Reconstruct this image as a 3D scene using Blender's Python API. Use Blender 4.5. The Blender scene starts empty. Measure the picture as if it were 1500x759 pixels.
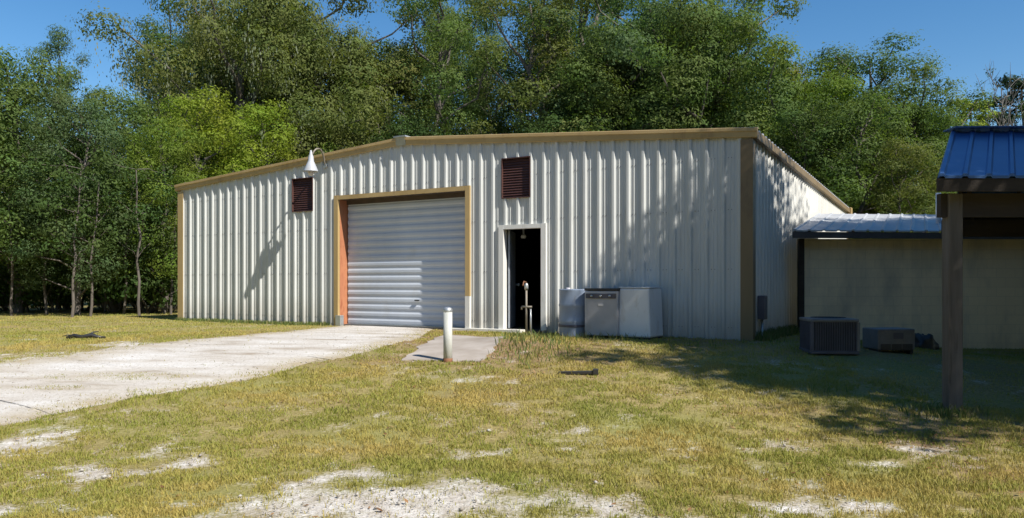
import bpy, math, random
import numpy as np
from mathutils import Vector, Matrix
R = math.radians
rnd = random.Random(7)
scene = bpy.context.scene
col = scene.collection

# ------------------------------------------------------------------ camera maths (photo is 1500 x 759)
F, CX, HY, CAMZ = 1109.0, 750.0, 417.0, 1.0

def ss(t):
    t = np.clip(t, 0, 1); return t*t*(3-2*t)

def _hash(ix, iy, seed):
    h = (ix.astype(np.int64)*374761393 + iy.astype(np.int64)*668265263 + seed*982451653) & 0xffffffff
    h = ((h ^ (h >> 13))*1274126177) & 0xffffffff
    return ((h ^ (h >> 16)) & 0xffff)/65535.0

def vnoise(x, y, seed=0):
    x = np.asarray(x, float); y = np.asarray(y, float)
    ix = np.floor(x); iy = np.floor(y); fx = x-ix; fy = y-iy
    fx = fx*fx*(3-2*fx); fy = fy*fy*(3-2*fy)
    a = _hash(ix, iy, seed); b = _hash(ix+1, iy, seed); c = _hash(ix, iy+1, seed); d = _hash(ix+1, iy+1, seed)
    return (a*(1-fx)+b*fx)*(1-fy)+(c*(1-fx)+d*fx)*fy

def fbm(x, y, seed=0, octv=4):
    s = 0; a = .5; t = 0
    for i in range(octv):
        s = s + a*vnoise(x*2**i+i*17.3, y*2**i-i*9.1, seed+i); t += a; a *= .5
    return s/t

def zg(x, y):
    x = np.asarray(x, float); y = np.asarray(y, float)
    z = -0.5*(1-ss((y-6)/8))
    z = z - .38*ss((x-5.0)/5)*ss((y-7)/5)*(1-ss((y-24)/20))
    # low hump of earth beside the walk-in door
    z = z + .09*np.exp(-(((x-.15)/.7)**2+((y-13.1)/1.0)**2))
    amp = .035*(1-.8*np.exp(-((x+.2)**2+(y-14)**2)/12))
    near = (y > -5) & (y < 40)
    z = z + np.where(near, amp*(fbm(x*.7, y*.7, 3)-.5), 0)
    return z

def ground_pt(px, py):
    k = (px-CX)/F; Y = 10.0
    for _ in range(60):
        H = CAMZ-float(zg(k*Y, Y)); Y = .5*Y+.5*H*F/(py-HY)
    return k*Y, Y

def at(px, py, Y):
    return ((px-CX)/F*Y, Y, CAMZ+(HY-py)*Y/F)

# building frame: local x along the front wall to the right, local y into the building
TX = (.871, -.4916); NY = (.4916, .871)
BW, BL = 15.55, 16.0
CORN = (4.27, 13.53)
ORG = (CORN[0]-BW*TX[0], CORN[1]-BW*TX[1])
BROT = math.atan2(TX[1], TX[0])
EAVE, PEAK = 3.70, 4.28

def LX(px, dy=0.0):      # local x on plane y=dy seen at pixel column px
    k = (px-CX)/F
    ox = CORN[0]+NY[0]*dy; oy = CORN[1]+NY[1]*dy
    s = (ox-k*oy)/(TX[0]-k*TX[1]) if False else (ox-k*oy)/(.871+.4916*k)
    return BW-s
def LZ(px, py, dy=0.0):
    s = BW-LX(px, dy); Y = CORN[1]+NY[1]*dy+.4916*s
    return CAMZ+(HY-py)*Y/F
def world(lx, ly):
    return ORG[0]+TX[0]*lx+NY[0]*ly, ORG[1]+TX[1]*lx+NY[1]*ly

# ------------------------------------------------------------------ tagging helpers
def tag(o, label=None, cat=None, group=None, kind=None):
    if label: o['label'] = label
    if cat: o['category'] = cat
    if group: o['group'] = group
    if kind: o['kind'] = kind
    return o

def thing(name, label, cat, loc=(0, 0, 0), rz=0, group=None):
    o = bpy.data.objects.new(name, None); col.objects.link(o)
    o.location = loc; o.rotation_euler = (0, 0, rz); o.empty_display_size = .2
    return tag(o, label, cat, group)

class MB:
    def __init__(s): s.v = []; s.f = []
    def add(s, vs, fs):
        n = len(s.v); s.v += [tuple(map(float, v)) for v in vs]; s.f += [tuple(i+n for i in f) for f in fs]
    def box(s, a, b, rot=None, c=None):
        x0, y0, z0 = a; x1, y1, z1 = b
        vs = [(x0,y0,z0),(x1,y0,z0),(x1,y1,z0),(x0,y1,z0),(x0,y0,z1),(x1,y0,z1),(x1,y1,z1),(x0,y1,z1)]
        if rot is not None:
            c = Vector(c) if c else Vector(((x0+x1)/2, (y0+y1)/2, (z0+z1)/2))
            vs = [tuple(rot@(Vector(v)-c)+c) for v in vs]
        s.add(vs, [(0,3,2,1),(4,5,6,7),(0,1,5,4),(1,2,6,5),(2,3,7,6),(3,0,4,7)])
    def bar(s, p, q, w, h):          # beam between two points, w across, h upright
        p = Vector(p); q = Vector(q); d = (q-p).normalized()
        u = d.cross(Vector((0,0,1)));
        u = u.normalized() if u.length > 1e-4 else Vector((1,0,0))
        n = u.cross(d)
        vs = []
        for e in (p, q):
            for a, b in ((-1,-1),(1,-1),(1,1),(-1,1)):
                vs.append(e+u*a*w/2+n*b*h/2)
        s.add(vs, [(0,1,2,3),(7,6,5,4),(0,4,5,1),(1,5,6,2),(2,6,7,3),(3,7,4,0)])
    def tube(s, pts, rad, n=10, cap=True):
        pts = [Vector(p) for p in pts]
        if not hasattr(rad, '__len__'): rad = [rad]*len(pts)
        base = len(s.v); ref = None
        for i, p in enumerate(pts):
            d = (pts[min(i+1, len(pts)-1)]-pts[max(i-1, 0)]).normalized()
            if ref is None: ref = Vector((0,1,0)) if abs(d.z) > .7 else Vector((0,0,1))
            u = d.cross(ref).normalized(); w = u.cross(d); 
            for k in range(n):
                a = 2*math.pi*k/n; s.v.append(tuple(p+(u*math.cos(a)+w*math.sin(a))*rad[i]))
        for i in range(len(pts)-1):
            for k in range(n):
                a = base+i*n+k; b = base+i*n+(k+1) % n
                s.f.append((a, a+n, b+n, b))
        if cap:
            s.f.append(tuple(base+k for k in range(n)))
            s.f.append(tuple(base+(len(pts)-1)*n+k for k in reversed(range(n))))
    def lathe(s, prof, c=(0,0,0), n=24):
        base = len(s.v)
        for r, z in prof:
            for k in range(n):
                a = 2*math.pi*k/n; s.v.append((c[0]+r*math.cos(a), c[1]+r*math.sin(a), c[2]+z))
        for i in range(len(prof)-1):
            for k in range(n):
                a = base+i*n+k; b = base+i*n+(k+1) % n
                s.f.append((a, b, b+n, a+n))
    def build(s, name, m, parent=None, smooth=False, bevel=0, kind=None, loc=None):
        me = bpy.data.meshes.new(name); me.from_pydata(s.v, [], s.f); me.update()
        o = bpy.data.objects.new(name, me); col.objects.link(o)
        me.materials.append(m)
        if smooth:
            for p in me.polygons: p.use_smooth = True
        if parent: o.parent = parent
        if loc: o.location = loc
        if bevel:
            b = o.modifiers.new('bevel', 'BEVEL'); b.width = bevel; b.segments = 2; b.limit_method = 'ANGLE'
        if kind: o['kind'] = kind
        return o

def np_mesh(name, V, FI, m, smooth=False):
    """V (n,3) ; FI (k,4) or (k,3)"""
    me = bpy.data.meshes.new(name)
    k = FI.shape[1]
    me.vertices.add(len(V)); me.vertices.foreach_set('co', np.ascontiguousarray(V, dtype=np.float32).ravel())
    me.loops.add(len(FI)*k); me.loops.foreach_set('vertex_index', FI.astype(np.int32).ravel())
    me.polygons.add(len(FI)); me.polygons.foreach_set('loop_start', np.arange(0, len(FI)*k, k, dtype=np.int32))
    me.polygons.foreach_set('loop_total', np.full(len(FI), k, dtype=np.int32))
    me.materials.append(m)
    me.update(calc_edges=True)
    if smooth: me.polygons.foreach_set('use_smooth', np.ones(len(FI), dtype=bool))
    return me

def link(name, me, parent=None):
    o = bpy.data.objects.new(name, me); col.objects.link(o)
    if parent: o.parent = parent
    return o

# ------------------------------------------------------------------ materials
class Mat:
    def __init__(s, name):
        s.m = bpy.data.materials.new(name); s.m.use_nodes = True
        s.nt = s.m.node_tree; s.b = s.nt.nodes['Principled BSDF']; s.out = s.nt.nodes['Material Output']
    def n(s, t, **kw):
        nd = s.nt.nodes.new(t)
        for k, v in kw.items():
            if k in nd.inputs: nd.inputs[k].default_value = v
            else: setattr(nd, k, v)
        return nd
    def l(s, a, b): s.nt.links.new(a, b)
    def coord(s, scale=(1,1,1), src='Object'):
        tc = s.n('ShaderNodeTexCoord'); mp = s.n('ShaderNodeMapping'); mp.inputs['Scale'].default_value = scale
        s.l(tc.outputs[src], mp.inputs[0]); return mp.outputs[0]
    def noise(s, vec, scale, detail=4, rough=.55):
        nd = s.n('ShaderNodeTexNoise'); nd.inputs['Scale'].default_value = scale
        nd.inputs['Detail'].default_value = detail; nd.inputs['Roughness'].default_value = rough
        s.l(vec, nd.inputs['Vector']); return nd.outputs['Fac']
    def ramp(s, fac, stops):
        r = s.n('ShaderNodeValToRGB'); e = r.color_ramp.elements
        while len(e) < len(stops): e.new(.5)
        for el, (p, c) in zip(e, stops):
            el.position = p; el.color = (c[0], c[1], c[2], 1) if hasattr(c, '__len__') else (c, c, c, 1)
        s.l(fac, r.inputs[0]); return r.outputs[0]
    def mix(s, fac, a, b, mode='MIX'):
        m = s.n('ShaderNodeMix', data_type='RGBA', blend_type=mode)
        for src, i in ((fac, 0), (a, 6), (b, 7)):
            if isinstance(src, bpy.types.NodeSocket): s.l(src, m.inputs[i])
            elif hasattr(src, '__len__'): m.inputs[i].default_value = (*src, 1)
            else: m.inputs[i].default_value = src
        return m.outputs[2]
    def bump(s, fac, strength=.3, dist=.01):
        b = s.n('ShaderNodeBump'); b.inputs['Strength'].default_value = strength; b.inputs['Distance'].default_value = dist
        s.l(fac, b.inputs['Height']); s.l(b.outputs[0], s.b.inputs['Normal'])
    def base(s, c):
        if isinstance(c, bpy.types.NodeSocket): s.l(c, s.b.inputs['Base Color'])
        else: s.b.inputs['Base Color'].default_value = (*c, 1)
    def rough(s, r, metal=0, spec=.5):
        s.b.inputs['Roughness'].default_value = r; s.b.inputs['Metallic'].default_value = metal
        s.b.inputs['Specular IOR Level'].default_value = spec

def worn(name, c, c2, scale=3, rough=.6, stretch=(1,1,1), dark=None, bump=.15, metal=0, amount=1.0):
    m = Mat(name); v = m.coord(stretch)
    f = m.noise(v, scale, 6, .6)
    colr = m.ramp(f, [(.3, c), (.7, c2)])
    if dark is not None:
        g = m.noise(v, scale*2.7, 8, .7)
        k = m.ramp(g, [(.56, 0.0), (.72, amount)])
        colr = m.mix(k, colr, dark)
    m.base(colr); m.rough(rough, metal)
    if bump: m.bump(m.noise(v, scale*8, 4), bump, .005)
    return m.m

M = {}
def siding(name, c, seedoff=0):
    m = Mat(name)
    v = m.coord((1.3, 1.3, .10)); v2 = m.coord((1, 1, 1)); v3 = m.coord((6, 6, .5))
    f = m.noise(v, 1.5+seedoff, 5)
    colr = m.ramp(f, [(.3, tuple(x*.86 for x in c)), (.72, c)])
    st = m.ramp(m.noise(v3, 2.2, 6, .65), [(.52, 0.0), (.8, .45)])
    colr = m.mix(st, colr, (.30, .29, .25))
    # grime and rust climbing a little from the bottom edge
    tc = m.n('ShaderNodeTexCoord'); sp = m.n('ShaderNodeSeparateXYZ'); m.l(tc.outputs['Object'], sp.inputs[0])
    nz = m.noise(m.coord((2.5, 2.5, 1)), 2.0, 6, .7)
    mr = m.n('ShaderNodeMapRange'); mr.inputs[1].default_value = .0; mr.inputs[2].default_value = .75
    mr.inputs[3].default_value = .9; mr.inputs[4].default_value = 0; m.l(sp.outputs[2], mr.inputs[0])
    mu = m.n('ShaderNodeMath', operation='MULTIPLY'); m.l(mr.outputs[0], mu.inputs[0]); m.l(nz, mu.inputs[1])
    colr = m.mix(mu.outputs[0], colr, (.22, .17, .11))
    m.base(colr); m.rough(.42, 0, .4)
    m.bump(m.noise(v2, 1.3, 3), .25, .02)
    return m.m
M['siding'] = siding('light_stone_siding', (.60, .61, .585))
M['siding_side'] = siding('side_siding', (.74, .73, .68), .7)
M['trim'] = worn('tan_trim', (.38, .26, .105), (.48, .345, .16), 1.2, .5, (1, 1, .3), (.20, .12, .06), amount=.7)
M['corner'] = worn('shaded_brown_trim', (.165, .115, .055), (.22, .155, .08), 1.2, .55, (1, 1, .3), (.12, .08, .05), amount=.7)  # brown trim with the side's shade darkened into its colour
M['trim_white'] = worn('white_trim', (.66, .65, .60), (.74, .73, .69), 2, .5, (1, 1, .2), (.35, .30, .22), amount=.6)
M['oxide'] = worn('red_oxide_steel', (.34, .13, .065), (.46, .19, .09), 3, .6, (1, 1, .3), (.25, .07, .03))
M['door_white'] = worn('roll_door', (.43, .47, .53), (.52, .56, .61), 1.1, .42, (1, 1, .5), (.40, .40, .38), amount=.35)
M['roof'] = worn('galv_roof', (.50, .52, .53), (.62, .63, .63), 1.1, .4, (1, .2, 1), (.32, .24, .18), metal=.3, amount=.5)
M['louver'] = worn('brown_louver', (.06, .026, .022), (.095, .04, .032), 5, .55, dark=(.02, .015, .012))
M['concrete'] = worn('apron_concrete', (.25, .21, .17), (.40, .355, .315), 1.3, .9, dark=(.27, .22, .17), amount=.8, bump=.4)
M['slab'] = worn('foundation_concrete', (.58, .56, .50), (.68, .66, .60), 3, .85, dark=(.33, .29, .22), amount=.5)
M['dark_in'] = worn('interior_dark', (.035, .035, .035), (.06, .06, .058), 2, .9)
M['grey_door'] = worn('door_leaf_grey', (.24, .27, .31), (.32, .35, .38), 2, .5, dark=(.15, .13, .11))
M['white_paint'] = worn('white_enamel', (.66, .68, .70), (.76, .77, .78), 2, .32, (1, 1, .4), (.42, .36, .28), amount=.5, bump=.05)
M['drum_blue'] = worn('drum_blue_grey', (.22, .28, .38), (.32, .38, .48), 2, .4, (1, 1, .4), (.20, .17, .14), amount=.6, bump=.05)
M['header'] = worn('header_dark', (.05, .035, .025), (.09, .06, .04), 4, .7)
M['appliance_grey'] = worn('appliance_grey', (.36, .36, .38), (.46, .46, .47), 2, .38, dark=(.36, .30, .24), amount=.5, bump=.05)
M['black'] = worn('black_plastic', (.02, .02, .022), (.04, .04, .042), 6, .5)
M['rust'] = worn('rusty_steel', (.16, .07, .035), (.26, .12, .06), 8, .8, dark=(.06, .03, .02), bump=.5)
M['galv'] = worn('galvanised', (.42, .43, .43), (.56, .57, .56), 6, .38, metal=.7, bump=.1)
M['shade'] = worn('lamp_shade_enamel', (.36, .38, .41), (.47, .48, .50), 4, .35, dark=(.4, .3, .22), amount=.5)
M['pipe_tan'] = worn('aged_pipe', (.15, .13, .10), (.24, .21, .16), 4, .5, dark=(.3, .2, .1))
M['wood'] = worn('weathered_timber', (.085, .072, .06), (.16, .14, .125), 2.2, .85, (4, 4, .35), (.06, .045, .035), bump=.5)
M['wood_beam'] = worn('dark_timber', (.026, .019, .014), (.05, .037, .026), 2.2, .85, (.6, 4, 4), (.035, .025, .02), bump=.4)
M['blue_roof'] = worn('blue_metal_roof', (.05, .12, .31), (.08, .17, .38), 1.2, .34, (1, 1, 1), (.10, .15, .30), metal=.25, amount=.6, bump=.05)
M['annex_roof'] = worn('annex_metal_roof', (.38, .39, .41), (.52, .53, .54), 1.6, .45, (1, .3, 1), (.30, .27, .25), metal=.1, amount=.6)
M['fascia'] = worn('dark_fascia', (.06, .055, .055), (.10, .09, .085), 3, .7)
M['bollard'] = worn('bollard_white', (.40, .41, .38), (.60, .60, .56), 4, .6, (1, 1, .5), (.36, .30, .22), bump=.3)
M['ac'] = worn('ac_metal', (.06, .06, .08), (.105, .105, .135), 4, .5, dark=(.12, .1, .08))
M['ac_light'] = worn('ac_beige', (.13, .125, .125), (.20, .19, .185), 4, .5, dark=(.25, .2, .16))
M['bag'] = worn('black_sack', (.015, .015, .015), (.035, .033, .03), 4, .45, bump=.4)
M['glass'] = worn('lamp_glass', (.55, .50, .48), (.62, .58, .55), 3, .15)
M['badge'] = worn('badge_pale', (.70, .66, .66), (.78, .74, .74), 3, .3)

def block_wall():
    m = Mat('painted_block'); tc = m.n('ShaderNodeTexCoord')
    sp = m.n('ShaderNodeSeparateXYZ'); cb = m.n('ShaderNodeCombineXYZ'); m.l(tc.outputs['Object'], sp.inputs[0])
    m.l(sp.outputs[0], cb.inputs[0]); m.l(sp.outputs[2], cb.inputs[1])
    br = m.n('ShaderNodeTexBrick'); m.l(cb.outputs[0], br.inputs['Vector'])
    br.inputs['Scale'].default_value = 1; br.inputs['Brick Width'].default_value = .4; br.inputs['Row Height'].default_value = .2
    br.inputs['Mortar Size'].default_value = .006; br.inputs['Mortar Smooth'].default_value = .6
    br.inputs['Color1'].default_value = (.84, .70, .47, 1); br.inputs['Color2'].default_value = (.80, .67, .45, 1)
    br.inputs['Mortar'].default_value = (.68, .57, .39, 1)
    st = m.ramp(m.noise(m.coord((1.2, 1.2, .4)), 1.4, 6, .65), [(.45, 0.0), (.75, .7)])
    c = m.mix(st, br.outputs['Color'], (.38, .34, .27))
    m.base(c); m.rough(.85)
    inv = m.n('ShaderNodeMath', operation='SUBTRACT'); inv.inputs[0].default_value = 1; m.l(br.outputs['Fac'], inv.inputs[1])
    m.bump(inv.outputs[0], .5, .006)
    return m.m
M['block'] = block_wall()

def leaf_mat(name, rough=.5, transl=.35, spread=.28):
    m = Mat(name)
    oi = m.n('ShaderNodeObjectInfo'); ge = m.n('ShaderNodeNewGeometry')
    v = m.coord((1,1,1))
    f = m.noise(v, .55, 3)
    hs = m.n('ShaderNodeHueSaturation')
    # per clump hue drift, per leaf value drift
    mr = m.n('ShaderNodeMapRange'); mr.inputs[1].default_value = .3; mr.inputs[2].default_value = .7
    mr.inputs[3].default_value = .47; mr.inputs[4].default_value = .525; m.l(f, mr.inputs[0]); m.l(mr.outputs[0], hs.inputs['Hue'])
    mv = m.n('ShaderNodeMapRange'); mv.inputs[3].default_value = 1-spread*1.3; mv.inputs[4].default_value = 1+spread*1.5
    m.l(ge.outputs['Random Per Island'], mv.inputs[0]); m.l(mv.outputs[0], hs.inputs['Value'])
    m.l(oi.outputs['Color'], hs.inputs['Color'])
    m.l(hs.outputs[0], m.b.inputs['Base Color']); m.rough(max(rough, .7), 0, .12)
    tr = m.n('ShaderNodeBsdfTranslucent')
    br = m.mix(1.0, hs.outputs[0], (1.15, 1.25, .55), 'MULTIPLY')
    m.l(br, tr.inputs['Color'])
    mx = m.n('ShaderNodeMixShader'); mx.inputs[0].default_value = transl
    m.l(m.b.outputs[0], mx.inputs[1]); m.l(tr.outputs[0], mx.inputs[2]); m.l(mx.outputs[0], m.out.inputs[0])
    return m.m
M['leaf'] = leaf_mat('foliage', spread=.17, transl=.42)
M['needle'] = leaf_mat('needles', .6, .15, .2)
M['moss'] = leaf_mat('hanging_moss', .8, .25, .15)
def bark(name, a, b):
    return worn(name, a, b, 3, .9, (2, 2, .5), tuple(x*.5 for x in a), bump=.6)
M['bark'] = bark('bark_grey', (.085, .07, .055), (.15, .13, .11))
M['bark_pale'] = bark('bark_pale', (.13, .12, .105), (.20, .185, .165))

def blade_mat(name, stops, patch=True):
    m = Mat(name); ge = m.n('ShaderNodeNewGeometry')
    c = m.ramp(ge.outputs['Random Per Island'], stops)
    if patch:
        f = m.noise(m.coord((1,1,1)), .75, 5, .6)
        k = m.ramp(f, [(.42, 0.0), (.62, .75)])
        c = m.mix(k, c, (.50, .37, .12))
        k2 = m.ramp(m.noise(m.coord((1,1,1)), .33, 4), [(.45, 0.0), (.62, .6)])
        c = m.mix(k2, c, (.20, .24, .038))
    m.l(c, m.b.inputs['Base Color']); m.rough(.7, 0, .25)
    tr = m.n('ShaderNodeBsdfTranslucent'); m.l(c, tr.inputs['Color'])
    mx = m.n('ShaderNodeMixShader'); mx.inputs[0].default_value = .3
    m.l(m.b.outputs[0], mx.inputs[1]); m.l(tr.outputs[0], mx.inputs[2]); m.l(mx.outputs[0], m.out.inputs[0])
    return m.m
M['grass'] = blade_mat('dry_grass', [(0, (.36, .28, .085)), (.3, (.35, .325, .065)), (.6, (.24, .275, .045)), (1, (.44, .38, .125))])
M['weeds'] = blade_mat('weed_leaf', [(0, (.08, .13, .03)), (.6, (.15, .19, .05)), (1, (.26, .22, .09))], False)
M['stone'] = blade_mat('loose_stone', [(0, (.33, .29, .24)), (.4, (.46, .42, .37)), (1, (.64, .61, .57))], False)
M['litter'] = blade_mat('fallen_leaf', [(0, (.16, .08, .035)), (.5, (.30, .16, .07)), (1, (.42, .27, .13))], False)

def ground_mat():
    m = Mat('ground_soil'); v = m.coord((1,1,1))
    at_ = m.n('ShaderNodeAttribute'); at_.attribute_name = 'sand'
    f1 = m.noise(v, 5, 8, .65); f2 = m.noise(v, 26, 6, .7); f3 = m.noise(v, .7, 5)
    thatch = m.ramp(f2, [(.3, (.13, .10, .04)), (.5, (.28, .225, .085)), (.72, (.42, .345, .16))])
    thatch = m.mix(m.ramp(f3, [(.4, 0.0), (.65, .6)]), thatch, (.22, .23, .06))
    rd = m.n('ShaderNodeAttribute'); rd.attribute_name = 'dirt'
    thatch = m.mix(rd.outputs['Fac'], thatch, m.ramp(f1, [(.3, (.15, .085, .045)), (.7, (.34, .22, .13))]))
    sand = m.ramp(f1, [(.3, (.30, .24, .17)), (.48, (.54, .49, .43)), (.66, (.70, .67, .62))])
    peb = m.ramp(m.noise(v, 60, 4, .8), [(.36, 1.0), (.44, 0.0)])
    sand = m.mix(peb, sand, (.26, .22, .17))
    ad = m.n('ShaderNodeMath', operation='ADD'); m.l(at_.outputs['Fac'], ad.inputs[0])
    sc = m.n('ShaderNodeMath', operation='MULTIPLY_ADD'); m.l(f2, sc.inputs[0]); sc.inputs[1].default_value = 1.9; sc.inputs[2].default_value = -.93
    m.l(sc.outputs[0], ad.inputs[1])
    k = m.ramp(ad.outputs[0], [(.26, 0.0), (.90, 1.0)])
    m.base(m.mix(k, thatch, sand)); m.rough(.95, 0, .2)
    m.bump(f2, .8, .03)
    return m.m
M['ground'] = ground_mat()

def drive_mat():
    m = Mat('limerock_drive'); v = m.coord((1,1,1))
    f = m.noise(m.coord((.6, 1.6, 1)), 1.3, 8, .65); f2 = m.noise(v, 30, 6, .75)
    c = m.ramp(f, [(.32, (.31, .26, .20)), (.46, (.50, .46, .41)), (.66, (.61, .59, .56))])
    c = m.mix(m.ramp(f2, [(.36, .7), (.5, 0.0)]), c, (.33, .29, .24))
    ed = m.n('ShaderNodeAttribute'); ed.attribute_name = 'edge'
    ad = m.n('ShaderNodeMath', operation='MULTIPLY'); m.l(ed.outputs['Fac'], ad.inputs[0])
    m.l(m.ramp(m.noise(v, 4, 8, .75), [(.35, 0.2), (.6, 1.0)]), ad.inputs[1])
    c = m.mix(ad.outputs[0], c, (.34, .27, .16))
    m.base(c); m.rough(.95, 0, .2); m.bump(f2, .7, .02)
    return m.m
M['drive'] = drive_mat()

# ------------------------------------------------------------------ regions on the ground
up_px = [(500,479),(420,486),(300,496),(200,506),(110,518),(0,534),(-120,541),(-420,575)]
lo_px = [(628,486),(612,497),(545,514),(470,529),(400,548),(300,567),(200,584),(100,601),(0,624),(-160,662)]
DU = [ground_pt(*p) for p in up_px]; DL = [ground_pt(*p) for p in lo_px]
DU = [world(LX(500), .2)]+DU[1:]; DL = [world(LX(628), .2)]+DL
SL = [ground_pt(588, 529), ground_pt(704, 530), ground_pt(742, 494), ground_pt(652, 491)]

def resample(P, n):
    P = np.array(P); d = np.r_[0, np.cumsum(np.hypot(*np.diff(P, axis=0).T))]; t = np.linspace(0, d[-1], n)
    return np.c_[np.interp(t, d, P[:, 0]), np.interp(t, d, P[:, 1])]

def inpoly(x, y, P):
    c = np.zeros(x.shape, bool); n = len(P); j = n-1
    for i in range(n):
        xi, yi = P[i]; xj, yj = P[j]
        with np.errstate(divide='ignore', invalid='ignore'):
            c ^= ((yi > y) != (yj > y)) & (x < (xj-xi)*(y-yi)/((yj-yi) or 1e-9)+xi)
        j = i
    return c

NR = 340
def edge_wob(P, seed, amp):
    P = resample(P, NR); w = (fbm(P[:, 0]*1.6, P[:, 1]*1.6, seed, 6)-.5)*amp*np.clip(np.linspace(0, 14, NR), 0, 1)
    return np.c_[P[:, 0], P[:, 1]+w]
EU = edge_wob(DU, 11, 1.1); EL = edge_wob(DL, 12, .9)
DRIVE = list(map(tuple, EU))+list(map(tuple, EL[::-1]))
BLD = [world(0, 0), world(BW, 0), world(BW, BL), world(0, BL)]

def patch(px, py, rx, ry):          # ellipse given by photo radii, turned into ground metres
    x, y = ground_pt(px, py); x2, _ = ground_pt(px+rx, py); _, ya = ground_pt(px, py-ry); _, yb = ground_pt(px, py+ry)
    return x, y, abs(x2-x), abs(yb-ya)/2
PATCH = [(620,740,290,28,1.05),(480,705,120,13,.6),(840,705,90,14,.5),(110,697,60,12,.9),(30,750,100,16,.9),(265,680,30,8,.7),
         (1165,715,60,14,.95),(1225,745,110,14,.8),(690,668,60,10,.45),(560,610,50,10,.25),(850,668,60,9,.5),(1240,690,50,9,.4),
         (90,660,90,8,.35),(60,560,60,10,.2),(1380,660,60,12,.3),(20,650,60,16,.8),(700,760,420,16,.8),(330,770,200,20,.5),(1010,640,90,8,.25),(990,760,120,20,.25),
         (60,530,90,12,.8),(1330,740,70,10,.5),(1110,655,70,7,.3),(200,506,80,4,.8)]
PATCH = [patch(a, b, c, d)+(e,) for a, b, c, d, e in PATCH]
DIRT = [(780,515,120,22,1.0),(1390,640,160,30,.8),(640,495,60,12,1.0),(470,590,70,12,.4),(1130,600,90,14,.5),(560,525,110,8,.7),(1450,690,90,30,.7),(1080,500,120,12,.6),(420,490,80,6,.6)]
DIRT = [patch(a, b, c, d)+(e,) for a, b, c, d, e in DIRT]
def blobs(x, y, L):
    s = np.zeros(np.shape(x))
    for cx, cy, rx, ry, a in L:
        s = np.maximum(s, a*np.exp(-(((x-cx)/rx)**2+((y-cy)/ry)**2)*.62))
    return s
def sandf(x, y):
    n = fbm(x*1.6, y*1.6, 21, 5); n2 = fbm(x*6, y*6, 25, 4)
    return np.clip(blobs(x, y, PATCH)*1.0+(n-.58)*1.5+(n2-.5)*1.3, 0, 1)
def dirtf(x, y):
    n = fbm(x*1.3, y*1.3, 31, 5)
    return np.clip(blobs(x, y, DIRT)*1.1+(n-.55)*.9, 0, 1)*.85

# ------------------------------------------------------------------ ground sheet
def axis(lo, hi, step, far0, far1):
    a = list(np.arange(lo, hi, step)); g = step; x = hi
    while x < far1: a.append(x); g *= 1.18; x += g
    a.append(far1); g = step; x = lo-step; pre = []
    while x > far0: pre.append(x); g *= 1.18; x -= g
    pre.append(far0); return np.array(pre[::-1]+a)
gx = axis(-9, 8, .07, -900, 900); gy = axis(4, 17, .07, -300, 1500)
X, Y = np.meshgrid(gx, gy); nx, ny = len(gx), len(gy)
Z = zg(X, Y)
V = np.c_[X.ravel(), Y.ravel(), Z.ravel()]
i = np.arange(nx-1)[None, :]+np.arange(ny-1)[:, None]*nx; i = i.ravel()
FI = np.c_[i, i+1, i+nx+1, i+nx]
me = np_mesh('ground', V, FI, M['ground'], True)
for nm, arr in (('sand', sandf(X, Y)), ('dirt', dirtf(X, Y))):
    a = me.attributes.new(nm, 'FLOAT', 'POINT'); a.data.foreach_set('value', arr.ravel().astype(np.float32))
tag(link('ground', me), kind='structure')

# driveway strip
NC = 26
t = np.linspace(0, 1, NC)[None, :, None]
P = EU[:, None, :]*(1-t)+EL[:, None, :]*t
dz = .014*np.minimum(1, np.minimum(t, 1-t)*14)[..., 0]+.002
Zd = zg(P[..., 0], P[..., 1])+dz
V = np.c_[P[..., 0].ravel(), P[..., 1].ravel(), Zd.ravel()]
i = (np.arange(NC-1)[None, :]+np.arange(NR-1)[:, None]*NC).ravel()
me = np_mesh('driveway', V, np.c_[i, i+NC, i+NC+1, i+1], M['drive'], True)
tt = np.broadcast_to(t[..., 0], (NR, NC))
ed = np.clip(1-np.minimum(tt*4, (1-tt)*6), 0, 1)
ed = np.maximum(ed, .75*blobs(P[..., 0], P[..., 1], [patch(170,553,90,5)+(1,), patch(80,570,60,3)+(.7,)]))
a = me.attributes.new('edge', 'FLOAT', 'POINT'); a.data.foreach_set('value', ed.ravel().astype(np.float32))
tag(link('driveway', me), kind='structure')

# concrete apron
b = MB(); n = 30
for k in range(2):
    pass
vs = []; 
for iy in range(n+1):
    for ix in range(n+1):
        u, w = ix/n, iy/n
        A = np.array(SL[0])*(1-u)+np.array(SL[1])*u; B = np.array(SL[3])*(1-u)+np.array(SL[2])*u
        p = A*(1-w)+B*w
        p = p+(.28*(fbm(p[0]*3, p[1]*3, 5)-.5) if (ix in (0, n) or iy in (0, n)) else 0)
        vs.append((p[0], p[1], float(zg(p[0], p[1]))+.016))
fs = [(a, a+1, a+n+2, a+n+1) for iy in range(n) for ix in range(n) for a in [iy*(n+1)+ix]]
b.add(vs, fs)
ring = [ix for ix in range(n+1)]+[iy*(n+1)+n for iy in range(1, n+1)]+[n*(n+1)+ix for ix in range(n-1, -1, -1)]+[iy*(n+1) for iy in range(n-1, 0, -1)]
base = len(b.v)
for r_ in ring: v = b.v[r_]; b.v.append((v[0], v[1], v[2]-.15))
for k in range(len(ring)):
    k2 = (k+1) % len(ring); b.f.append((ring[k2], ring[k], base+k, base+k2))
b.build('path', M['concrete'], kind='structure')

# ------------------------------------------------------------------ main metal building
mb = thing('metal_building', 'long light grey ribbed metal building with low gable, tan trim and white roll-up door', 'building', (ORG[0], ORG[1], 0), BROT)

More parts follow.
